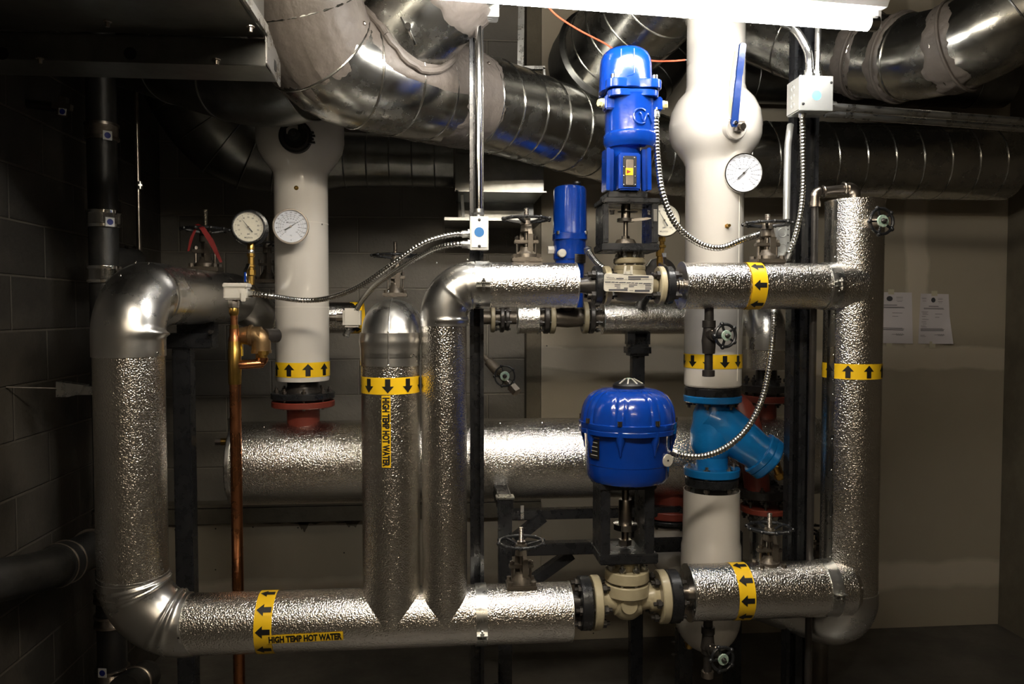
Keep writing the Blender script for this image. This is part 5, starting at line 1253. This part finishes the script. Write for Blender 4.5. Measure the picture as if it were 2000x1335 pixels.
# thermometer on the right white pipe
t, c, R, d = gauge('thermometer', 'bright-rimmed blue-white thermometer beside the right white pipe, below the bulge', 1452, 338, 38.5, YX - .10, 'chrome', 'dial', V((-.05, -1, -.08)), -20, 120, 10, 44, True, depth=.02)
e_ = at(1414, 356, YX - .06); b = MB(); b.lathe(e_ + V((-.0, .05, 0)), V((.12, -1, .05)), [(0, .011), (.04, .012), (.042, .016), (.058, .016), (.06, .012)], 16).cyl(e_, c - d * .012, .008, 12); b.build('stem', 'brass', t)
# pressure gauge behind the upper bracket
t, c, R, d = gauge('pressure_gauge', 'pressure gauge half hidden behind the upper bracket and the dangling conduit', 1297, 430, 33, 2.34, 'chrome', 'dial_cream', V((.05, -1, 0)), ang=122, depth=.04)
xg = at(1293, 480, 2.36).x
stackv(t, xg, 2.36, [(461, 6), (464, 7), (471, 7), (472, 5), (478, 5), (479, 8), (483, 8), (484, 5), (490, 5)], 'brass', 'brass_stem', 8)
t = thing('ball_valve', 'small brass ball valve with a pale flat lever, feeding the half-hidden gauge', 'valve', at(1291, 500, 2.36))
stackv(t, at(1289, 500, 2.36).x, 2.36, [(488, 8), (500, 8), (501, 6), (512, 7), (520, 6)], 'brass', 'valve_body', 8)
b = MB(); ribbon(b, [at(1297, 494, 2.33), at(1298, 502, 2.32), at(1303, 530, 2.32)], [.014, .010, .014], V((1, 0, 0)), .0025); b.build('lever', 'chrome', t)
MB().cyl(at(1289, 516, 2.36), (at(1289, 516, 2.36).x, Y0 + .03, zU + .04), .008, 12).build('feed_pipe', 'steel', t)
t = thing('gear_operator', 'dark round gear housing with a pale tag behind the nameplated valve', 'gearbox', at(1285, 530, 2.72))
p = at(1287, 535, 2.72); MB().lathe(p, (0, -1, 0), [(0, .058), (.03, .056), (.034, .03), (.04, .03)], 40).build('housing', 'black_iron', t)
MB().cyl(p + V((0, .01, 0)), (p.x, YR - .0, ZR + .03), .02, 16).build('drive_pipe', 'black_iron', t)
q0_, q1_ = at(1263, 519, 2.678), at(1272, 506, 2.678); MB().bar(q0_, q1_, .001, .012, (0, -1, 0)).build('tag', 'plate', t)
# ================================================================ COPPER LINE, SWITCH, RELIEF VALVE
xcu = at(460, 800, 2.42).x; Yc = 2.42
t = thing('copper_pipe', 'copper pipe rising from the floor past the header drum to the beige switch', 'pipe', (xcu, Yc, 0))
k = mp((xcu, Yc, 1.2))
b = MB(); zt = zpy(640, xcu, Yc); b.cyl((xcu, Yc, 0), (xcu, Yc, zpy(745, xcu, Yc)), 11 * k, 28); b.build('tube', 'copper', t)
xt = at(457, 620, Yc).x
stackv(t, xt, Yc, [(609, 7), (640, 7), (642, 9), (656, 9), (660, 11), (684, 11)], 'copper', 'upper_tube', 24)
stackv(t, xt, Yc, [(600, 8), (606, 9.5), (612, 9), (616, 7)], 'brass', 'adapter', 24); stackv(t, xt, Yc, [(634, 8.5), (646, 8.5)], 'brass', 'coupling', 24)
stackv(t, xt, Yc, [(664, 10.5), (668, 11.5), (680, 11.5), (682, 12.5), (748, 12.5), (750, 11.5)], 'brass', 'tee', 28)
pa, pb = at(468, 712, Yc), at(514, 709, Yc + .02); b = MB(); b.tube([pa - V((.01, 0, 0)), pa + V((.01, 0, 0)), pb], .014, 20); b.tube(bend(pb - V((.1, 0, 0)), pb, pb + V((0, .0, .1)), .018, 8), .016, 20); b.build('branch_tube', 'copper', t)
q = at(519, 690, Yc + .02); MB().cyl(V((pb.x + .0, pb.y, pb.z + .014)), V((pb.x, pb.y, q.z + .006)), .013, 20).cyl(V((pb.x, pb.y, q.z - .004)), V((pb.x, pb.y, q.z + .008)), .017, 8).build('riser_tube', 'brass', t)
t = thing('flow_switch', 'small beige plastic switch box on top of the copper line, left of the white pipe', 'switch', at(460, 570, Yc))
x = at(459, 570, Yc).x
p0, p1 = at(437, 553, Yc - .02), at(482, 587, Yc - .02)
MB().box(((p0.x + p1.x) / 2, Yc, (p0.z + p1.z) / 2), (p1.x - p0.x, .055, p0.z - p1.z - .008), bev=.004).build('box_body', 'white_plastic', t)
MB().box(((p0.x + p1.x) / 2 + .001, Yc - .002, p0.z - .006), (p1.x - p0.x + .006, .060, .014), bev=.003).build('lid', 'white_plastic', t)
MB().box((p1.x - .008, Yc - .03, (p0.z + p1.z) / 2 - .014), (.014, .008, .03), bev=.002).build('latch', 'white_plastic', t)
stackv(t, xt, Yc, [(586, 10), (588, 10.5), (600, 10.5), (602, 9)], 'steel', 'hex_nut', 6)
t = thing('relief_valve', 'brown bronze angle valve between the copper line and the left white pipe', 'valve', at(490, 650, 2.46))
a_, c_ = at(466, 655, 2.46), at(508, 655, 2.46)
b = MB(); b.lathe(a_, c_ - a_, [(0, .024), (.02, .028), (.032, .030), (.034, .034), (.042, .034), (.044, .028), (.07, .028)], 32)
b.build('body', 'bronze', t)
cx = at(510, 655, 2.46); b = MB(); b.tube(bend(a_, cx, cx - V((0, 0, .1)), .022, 8) + [cx - V((0, 0, .05))], .029, 28); b.cyl(cx - V((0, 0, .045)), cx - V((0, 0, .055)), .031, 28); b.build('angle_outlet', 'bronze', t)
MB().cyl(cx - V((0, 0, .05)), cx - V((0, 0, .08)), .018, 6).build('outlet_nut', 'bronze', t)
MB().cyl(cx + V((.01, 0, 0)), at(541, 655, 2.5), .022, 20).build('inlet', 'black_iron', t)
p = at(470, 680, 2.47); MB().box(p, (.012, .03, .06), bev=.006).build('tag', 'yellow', t)

# ================================================================ ELECTRICAL BOXES AND CONDUITS
def emt(label, pts, r=.0115, m='zinc', R=None, sm=True, fit=(), name='steel_conduit'):
    t = thing(name, label, 'conduit', pts[0])
    MB().tube(crv(pts, 12) if sm and len(pts) > 2 else pts, r, 20).build('tube', m, t)
    for p, d in fit:
        p, d = V(p), V(d).normalized(); MB().cyl(p - d * .014, p + d * .014, r * 1.3, 20).cyl(p - d * .003, p + d * .003, r * 1.55, 6).build('coupling', 'zinc', t)
    return t
YE = 2.278
a_, c_ = at(936, 36, YE), at(936, 424, YE); c_.x = a_.x = at(935, 300, YE).x
emt('shiny straight conduit running down the middle strut between the two boxes with blue dots', [a_, c_], fit=((a_, (0, 0, 1)), (c_ + V((0, 0, .01)), (0, 0, 1))), m='chrome')
def jbox(label, px0, px1, py0, py1, Yf, dep, m='zinc_box', dot=None, dotm='sky_sticker', dr=10, cover=True, ko=True, side=None):
    p0, p1 = at(px0, py0, Yf), at(px1, py1, Yf); c = V(((p0.x + p1.x) / 2, Yf + dep / 2, (p0.z + p1.z) / 2)); W, Hh = p1.x - p0.x, p0.z - p1.z
    t = thing('junction_box', label, 'electrical box', c)
    MB().box(c, (W * .985, dep, Hh * .985), bev=.003).build('box_body', m, t)
    cv = MB().box((c.x, Yf - .0005, c.z), (W, .002, Hh), bev=.0008).build('cover', m, t)
    if dot:
        q = at(*dot, Yf - .002); MB().lathe(q, (0, -1, 0), [(0, dr * mp(q)), (.0004, dr * mp(q))], 32).build('sticker_dot', dotm, cv)
    if ko:
        for f in (.25, .5, .75):
            for nn, q in ((V((0, 0, -1)), V((c.x - W / 2 + W * f, c.y, c.z - Hh * .4925))), (V((-1, 0, 0)), V((c.x - W * .4925, c.y, c.z - Hh / 2 + Hh * f)))):
                MB().torus(q, nn, .0095, .0007, 24, 6).build('knockout', m, t)
    return t, c, W, Hh, cv
t, c, W, Hh, cv = jbox('pale metal switch box with a blue dot on the middle strut above the upper run', 918, 954, 422, 488, 2.235, .045, dot=(936, 453), dotm='blue_sticker', dr=9.5, ko=False)
c2 = MB().box((c.x, 2.2315, c.z), (W * .84, .003, Hh * .86), bev=.001).build('face_plate', 'white_paint', t)
q = at(936, 453, 2.2295); MB().lathe(q, (0, -1, 0), [(0, 9.5 * mp(q)), (.0004, 9.5 * mp(q))], 32).build('sticker_dot', 'blue_sticker', c2)
for s in (-1, 1): MB().sphere((c.x, 2.2295, c.z + s * Hh * .39), .0045, (1, .5, 1), 12).build('screw', 'ink', c2)
t, c, W, Hh, cv = jbox('square metal box with a pale blue dot at the very top of the middle strut', 902, 975, -30, 33, 2.25, .05, dot=(938, 2), dr=9)
screw(at(907, 18, 2.247), (0, -1, 0), cv, .005, 'ink')
t, c, W, Hh, cv = jbox('square metal box with a pale blue dot on the doubled strut at upper right', 1561, 1626, 147, 217, 2.20, .085, dot=(1595, 186), dr=9.5)
for px, py in ((1569, 202), (1624, 161)): screw(at(px, py, 2.197), (0, -1, 0), cv, .004, 'ink')
boxc = c.copy(); bt = c.z + Hh / 2; bbm = c.z - Hh / 2
p1 = V((at(1582, 140, 2.23).x, 2.235, bt)); p2 = V((at(1598, 140, 2.23).x, 2.235, bt))
emt('curved conduit swooping up left from the upper right box to the light', [p1 - V((0, 0, .004)), p1 + V((0, 0, .05)), at(1576, 96, 2.225), at(1556, 62, 2.22), at(1530, 44, 2.20), at(1480, 25, 2.16)], m='zinc', fit=((p1 + V((0, 0, .012)), (0, 0, 1)),))
emt('straight conduit going up from the upper right box behind the light', [p2 - V((0, 0, .004)), V((p2.x, p2.y, at(1597, -60, 2.235).z))], .009, fit=((p2 + V((0, 0, .010)), (0, 0, 1)),))
z1 = at(1630, 208, 2.235).z; a1 = V((boxc.x + W / 2, 2.235, z1)); e1 = at(2040, 247, 2.2)
emt('level conduit leaving the right side of the upper right box, upper of the two', [a1, hz(2040, 2.235, z1 - .035)], .0115, fit=((a1 + V((.012, 0, 0)), (1, 0, 0)),))
p = at(1612, 222, 2.30); emt('level conduit starting behind the upper right box, lower of the two', [p, hz(2040, 2.30, p.z - .035)], .0115)
p = at(1541, 262, 2.29); q = at(1536, 428, 2.29)
emt('pale thin conduit standing at the left edge of the doubled strut above the small box', [V((q.x + .018, 2.31, at(1550, 245, 2.31).z)), at(1541, 268, 2.29), V((q.x + .001, 2.29, at(1540, 300, 2.29).z)), q], .0105, m='zinc_box')
t, c, W, Hh, cv = jbox('galvanised box with knockouts tucked behind the right handwheel on the upper run', 1517, 1542, 437, 502, 2.30, .06, ko=False)
for py, r_ in ((454, .0135), (484, .013)): q = at(1528, py, 2.2985); MB().torus(q, (0, 1, 0), r_, .0012, 28, 6).build('knockout', 'zinc_box', cv)
for py in (448, 459, 474, 488): q = at(1539, py, 2.2985); MB().lathe(q, (0, -1, 0), [(0, .002), (.0012, .002)], 10).build('screw_hole', 'ink', cv)
def flex(label, pts, r=.0088, pitch=.0098, e0=None, e1=None):
    t = thing('flexible_conduit', label, 'conduit', pts[0])
    c = resample(crv(pts, 14), pitch / 5); n = len(c); pr = (.76, .90, 1.0, 1.0, .90)
    MB().tube(c, [r * pr[i % 5] for i in range(n)], 16).build('ribbed_sheath', 'flex', t, sharp=1.2)
    for p, i in ((c[0], 3), (c[-1], -4)):
        q = c[i]; d = (q - p).normalized(); MB().cyl(p - d * .004, p + d * .022, r * 1.25, 16).cyl(p - d * .003, p + d * .004, r * 1.6, 6).build('connector', 'zinc', t)
    return t
flex('ribbed conduit sagging across the left white pipe from beige switch to middle strut box', [at(484, 572, 2.42), at(530, 578, 2.40), at(590, 586, 2.52), at(640, 582, 2.48), at(700, 560, 2.36), at(760, 520, 2.28), at(820, 478, 2.25), at(872, 460, 2.255), at(917, 456, 2.26)])
flex('ribbed conduit from the middle strut box dropping behind the domed riser to the rear run', [at(917, 477, 2.265), at(890, 477, 2.27), at(850, 486, 2.31), at(800, 512, 2.42), at(765, 535, 2.54), at(730, 560, 2.7), at(705, 590, 2.84), at(690, 620, 2.9), at(676, 654, 2.92)], .0095)
flex('ribbed conduit looping from the tall blue actuator across the white pipe to a handwheel', [at(1280, 214, 2.17), at(1281, 250, 2.17), at(1284, 310, 2.17), at(1294, 378, 2.16), at(1320, 438, 2.17), at(1362, 473, 2.20), at(1405, 484, 2.22), at(1450, 468, 2.24), at(1494, 454, 2.27)], .0098)
flex('ribbed conduit dropping from the upper right box down the doubled strut to the upper run', [at(1567, 214, 2.235), at(1568, 280, 2.25), at(1569, 350, 2.26), at(1564, 415, 2.26), at(1551, 470, 2.27), at(1535, 505, 2.29)], .0092)
flex('long ribbed conduit curving from the upper run past the blue strainer to the round actuator', [at(1512, 600, 2.36), at(1510, 650, 2.32), at(1503, 715, 2.28), at(1488, 780, 2.24), at(1460, 835, 2.21), at(1420, 872, 2.19), at(1375, 890, 2.18), at(1335, 889, 2.185), at(1308, 880, 2.20)], .0098)
flex('short ribbed conduit behind the upper bracket, from the slim blue actuator', [at(1148, 488, 2.86), at(1158, 503, 2.80), at(1172, 518, 2.74), at(1192, 532, 2.70)], .0105)
# switch on the rear run seen right of the white pipe
t = thing('flow_switch', 'cream cast switch body with pipe nipple, behind the white pipe on the rear run', 'switch', at(1480, 622, 2.9))
MB().lathe(at(1447, 628, 2.9), (1, 0, 0), [(0, .017), (.025, .017), (.026, .023), (.055, .023), (.056, .018), (.08, .018)], 8).build('nipple', 'steel', t)
MB().box(at(1492, 625, 2.9), (.06, .07, .065), bev=.01).box(at(1486, 608, 2.87), (.02, .02, .02), bev=.003).build('body', 'zinc_box', t)
t = thing('flow_switch', 'small pale switch body on the rear run, left of the domed riser', 'switch', at(685, 620, 2.9))
MB().lathe(at(641, 620, 2.9), (1, 0, 0), [(0, .012), (.03, .012), (.031, .016), (.055, .016)], 8).build('nipple', 'steel', t)
MB().box(at(688, 620, 2.9), (.065, .06, .07), bev=.008).build('body', 'white_plastic', t)
# galvanised elbow pipe on top of the right riser
t = thing('vent_pipe', 'galvanised two-elbow pipe joining the top of the right riser to a thin black pipe', 'pipe', at(1650, 370, Y0 + .05))
Yv = YD_ + .01; z_ = at(1640, 372, Yv).z; xa_, xb_ = at(1592, 380, Yv).x, at(1669, 380, Yv).x
zl_, zr_ = at(1592, 404, Yv).z, at(1669, 388, Yv).z; zq, zp = at(1592, 374, Yv).z, at(1669, 366, Yv).z
MB().tube(bend((xa_, Yv, zl_), (xa_, Yv, zq), (xb_, Yv, zp), .016, 8), .0145, 20).cyl((xa_, Yv, zl_), (xa_, Yv, zq - .012), .0135, 20).cyl((xa_, Yv, zl_), (xa_, Yv, zl_ + .016), .017, 20).torus((xa_ + .026, Yv, zq + .002), (1, 0, .15), .015, .003, 20).build('elbow', 'steel', t)
MB().tube(bend((xa_, Yv, zq), (xb_, Yv, zp), (xb_, Yv, zr_), .020, 8), .0175, 20).cyl((xb_, Yv, zr_ - .004), (xb_, Yv, zp - .014), .017, 20).torus((xb_ - .034, Yv, zp - .003), (1, 0, .12), .0165, .0035, 20).build('elbow', 'steel', t)
MB().cyl((xa_ + .02, Yv, zq + .003), (xb_ - .02, Yv, zp - .003), .0125, 20).build('nipple', 'steel', t)
MB().cyl((xa_, Yv, zl_ + .004), (xa_ + .0, Yv, .3), .0105, 20).build('black_drop', 'black_iron', t)

# ================================================================ SOIL PIPE AND OTHER PIECES AT LEFT
YL = 2.62; xl = at(203, 480, YL).x
t = thing('soil_pipe', 'black cast-iron stack with bright banded couplings, rising behind the big left elbow', 'pipe', (xl, YL, 0))
k = mp((xl, YL, 1.7)); MB().cyl((xl, YL, 0), (xl, YL, 3.19), 27 * k, 40).build('stack', 'soil_pipe', t)
def coupling(t, x, Y, py, h, m='chrome', lab=None):
    z = zpy(py, x, Y); kk = mp((x, Y, z)); r = 30 * kk; hh = h * kk
    o = MB().lathe((x, Y, z - hh / 2), (0, 0, 1), [(0, r * .96), (.001, r)] + [(hh * (.05 + .9 * i / 40), r * (1.0 + .012 * (i % 2))) for i in range(41)] + [(hh - .001, r), (hh, r * .96)], 40).build('coupling', m, t)
    for s in (-1, 1): MB().cyl((x, Y, z + s * hh * .38 - .004), (x, Y, z + s * hh * .38 + .004), r + .0028, 40).build('hose_band', m, o)
    if lab:
        q = at(lab[0], lab[1], Y - .072); kq = mp(q); n_ = (q - V((x, Y, q.z))).normalized(); q = V((x, Y, q.z)) + n_ * (r + .003)
        MB().box(q, (17 * kq, .002, 18 * kq), Matrix.Rotation(math.atan2(n_.x, -n_.y), 3, 'Z')).build('maker_label', 'white_paint', o)
        MB().lathe(q + n_ * .0013, n_, [(0, 6 * kq), (.0005, 6 * kq)], 20).build('round_mark', 'navy', o)
coupling(t, xl, YL, 428, 34, lab=(226, 431)); coupling(t, xl, YL, 536, 34); coupling(t, xl, YL, 258, 34, 'steel', lab=(219, 260))
coupling(t, xl, YL, 1008, 30, 'steel'); coupling(t, xl, YL, 1160, 24, 'steel'); coupling(t, xl, YL, 1208, 24, 'steel'); coupling(t, xl, YL, 1318, 34, 'steel', lab=(193, 1319))
t = thing('pipe_hub', 'dark stack fitting with a clamped side branch, in shadow left of the big elbow', 'pipe fitting', at(250, 500, YL))
MB().cyl(V((xl, YL, zpy(508, xl, YL))), at(262, 508, YL + .16), .042, 28).build('branch', 'soil_pipe', t); 
for s in (.0, 1): p = at(247 + 16 * s, 506, YL + .12 + .05 * s); MB().torus(p, V((1, .6, 0)), .044, .004).build('hose_band', 'steel', t)
t = thing('soil_pipe', 'black drain pipe with a banded coupling coming in from the bottom left corner', 'pipe', at(80, 1110, 2.3))
dr = crv([at(-90, 1150, 2.02), at(0, 1132, 2.15), at(70, 1118, 2.27), at(130, 1096, 2.42), at(185, 1068, 2.57)], 12)
MB().tube(dr, .058, 36).build('drain', 'soil_pipe', t)
j = 34; a_ = (dr[j + 1] - dr[j]).normalized(); cp = MB().lathe(dr[j] - a_ * .03, a_, [(0, .058), (.002, .064), (.058, .064), (.06, .058)], 36).build('coupling', 'soil_pipe', t, label='dull ribbed coupling')
for s in (-.022, .022): MB().torus(dr[j] + a_ * s, a_, .0645, .003).build('hose_band', 'steel', cp)
MB().lathe(dr[-3], a_, [(0, .058), (.002, .066), (.03, .066)], 36).build('collar', 'steel', t)
p = at(272, 150, 2.95); q = at(272, 495, 2.95); emt('thin dim conduit standing in the dark corner behind the left elbow', [V((q.x, 2.95, 3.19)), q], .0085, m='steel', fit=((at(273, 362, 2.95), (0, 0, 1)),))
t = thing('conduit_fitting', 'pale cross-shaped fitting with a round mark, glimpsed in the dark upper left', 'fitting', at(122, 208, 2.5))
R2 = Matrix.Rotation(.12, 3, 'Y'); c = at(122, 208, 2.5); MB().box(c, (.055, .02, .018), R2).box(c + R2 @ V((0, .003, .0)), (.024, .02, .058), R2).build('cross_body', 'steel', t)
q = at(122, 218, 2.488); MB().box(q, (.022, .002, .020), R2).build('maker_label', 'white_paint', t); MB().lathe(q - V((0, .0012, 0)), (0, -1, 0), [(0, .0085), (.0005, .0085)], 20).build('round_mark', 'navy', t)
MB().cyl(c + V((0, .015, 0)), V((c.x - .22, 2.52, c.z + .02)), .014, 12).build('pipe_run', 'soil_pipe', t)
p = at(275, 1318, 2.66); t = thing('drain_fitting', 'dull banded pipe end lying in the shadow under the big bottom elbow', 'pipe fitting', p)
MB().cyl(at(240, 1350, 2.5), at(285, 1318, 2.7), .05, 32).build('cap_body', 'soil_pipe', t); MB().torus(at(262, 1335, 2.6), at(285, 1318, 2.7) - at(240, 1350, 2.5), .053, .006).build('hose_band', 'steel', t)

# ================================================================ WALL PAPERS, WIRE, ROD
def notice(label, q, curl, shift):
    (x0, y0), (x1, y1), (x2, y2), (x3, y3) = q; t = thing('wall_notice', label, 'notice', at((x0 + x1) / 2, (y0 + y2) / 2, YD - .006))
    def P_(u_, v_, lift=0):
        px = (x0 * (1 - u_) + x1 * u_) * (1 - v_) + (x3 * (1 - u_) + x2 * u_) * v_; py = (y0 * (1 - u_) + y1 * u_) * (1 - v_) + (y3 * (1 - u_) + y2 * u_) * v_
        d = .003 + curl(u_, v_); p = at(px, py, YD - .003); return V((p.x, YD - d - lift, p.z))
    n = 14; vs = [P_(i / n, j / n) for j in range(n + 1) for i in range(n + 1)]; fs = [(j * (n + 1) + i, j * (n + 1) + i + 1, (j + 1) * (n + 1) + i + 1, (j + 1) * (n + 1) + i) for j in range(n) for i in range(n)]
    sh = MB().raw(vs, fs).build('sheet', 'paper', t, sharp=2)
    b = MB()
    def line(u0, u1, v_, h=.008):
        m = 8
        for i in range(m):
            a0, a1 = u0 + (u1 - u0) * i / m, u0 + (u1 - u0) * (i + 1) / m; b.raw([P_(a0, v_, .0008), P_(a1, v_, .0008), P_(a1, v_ + h, .0008), P_(a0, v_ + h, .0008)], [(0, 1, 2, 3)])
    for args in ((.31, .64, .245, .012), (.14, .80, .285, .008), (.14, .82, .300, .008), (.06, .3, .36, .006), (.10, .26, .385, .006), (.52, .76, .40, .008), (.10, .3, .41, .006), (.52, .66, .465, .007), (.08, .22, .45, .006), (.1, .32, .51, .006), (.08, .24, .56, .006), (.12, .25, .60, .006), (.06, .22, .64, .006), (.08, .26, .665, .006), (.06, .76, .695, .008), (.06, .80, .71, .008), (.06, .78, .73, .012), (.5, .78, .82, .006), (.6, .76, .835, .006), (.06, .2, .825, .006), (.06, .24, .85, .006), (.04, .22, .085, .005), (.06, .22, .105, .005), (.08, .22, .145, .006), (.62, .78, .09, .005), (.62, .78, .11, .005), (.62, .78, .15, .005), (.64, .76, .175, .005)): line(*args)
    cx, cy = .46, .125
    for i in range(16):
        a0, a1 = 2 * PI * i / 16, 2 * PI * (i + 1) / 16; b.raw([P_(cx, cy, .001), P_(cx + .075 * math.cos(a0), cy + .05 * math.sin(a0), .001), P_(cx + .075 * math.cos(a1), cy + .05 * math.sin(a1), .001)], [(0, 1, 2)])
    for i in range(12): a0 = .60 + i * .016; b.raw([P_(a0, .815 - .014 * math.sin(i * 2.1), .001), P_(a0 + .018, .815 - .014 * math.sin((i + 1) * 2.1), .001), P_(a0 + .018, .822 - .014 * math.sin((i + 1) * 2.1), .001), P_(a0, .822 - .014 * math.sin(i * 2.1), .001)], [(0, 1, 2, 3)])
    b.build('print', 'grey_ink', sh); p = P_(.45, 1.0, .002)
    MB().box((p.x, YD - .003, p.z - .004), (.03, .0006, .03)).build('tape_piece', 'tape', t); p = P_(.5, 0, .002); MB().box((p.x, YD - .003, p.z + .002), (.03, .0006, .024)).build('tape_piece', 'tape', t)
notice('printed white notice taped to the wall, half hidden by the right riser', ((1700, 570), (1781, 571), (1782, 671), (1700, 669)), lambda u, v: .004 * v * u, 0)
notice('printed white notice with a lifted lower right corner, right of its twin', ((1797, 573), (1853, 574), (1857, 671), (1792, 671)), lambda u, v: .035 * max(0, u + v - 1.45) + .018 * max(0, .25 - u), 0)
t = thing('orange_wire', 'thin orange wire slung from the light behind the tall blue actuator to the white pipe', 'wire', at(1100, 40, 2.5))
MB().tube(crv([at(1052, -10, 2.3), at(1085, 28, 2.36), at(1130, 58, 2.42), at(1180, 84, 2.48), at(1215, 105, 2.50), at(1270, 118, 2.48), at(1310, 119, 2.44), at(1338, 117, 2.42)], 8), .0028, 8).build('insulation', 'orange_wire', t)
MB().tube([at(1330, 117.6, 2.427), at(1341, 117, 2.42)], .0022, 8).build('bare_end', 'zinc', t)
p, q = at(905, -20, 2.62), at(893, 112, 2.66); t = thing('threaded_rod', 'thin steel hanger rod reaching down to the big duct, left of the middle strut', 'rod', p)
MB().cyl(V((p.x, 2.64, 3.19)), q, .006, 10).build('rod', 'steel', t)
t = thing('brass_nipple', 'little brass pipe stub hanging under the white elbow, before the black post', 'pipe fitting', at(1346, 1255, 2.5))
MB().lathe(at(1346, 1225, 2.52), (0, 0, -1), [(0, .012), (.03, .012), (.031, .017), (.05, .017), (.051, .012), (.06, .014), (.07, .012)], 16).build('nipple', 'brass', t)
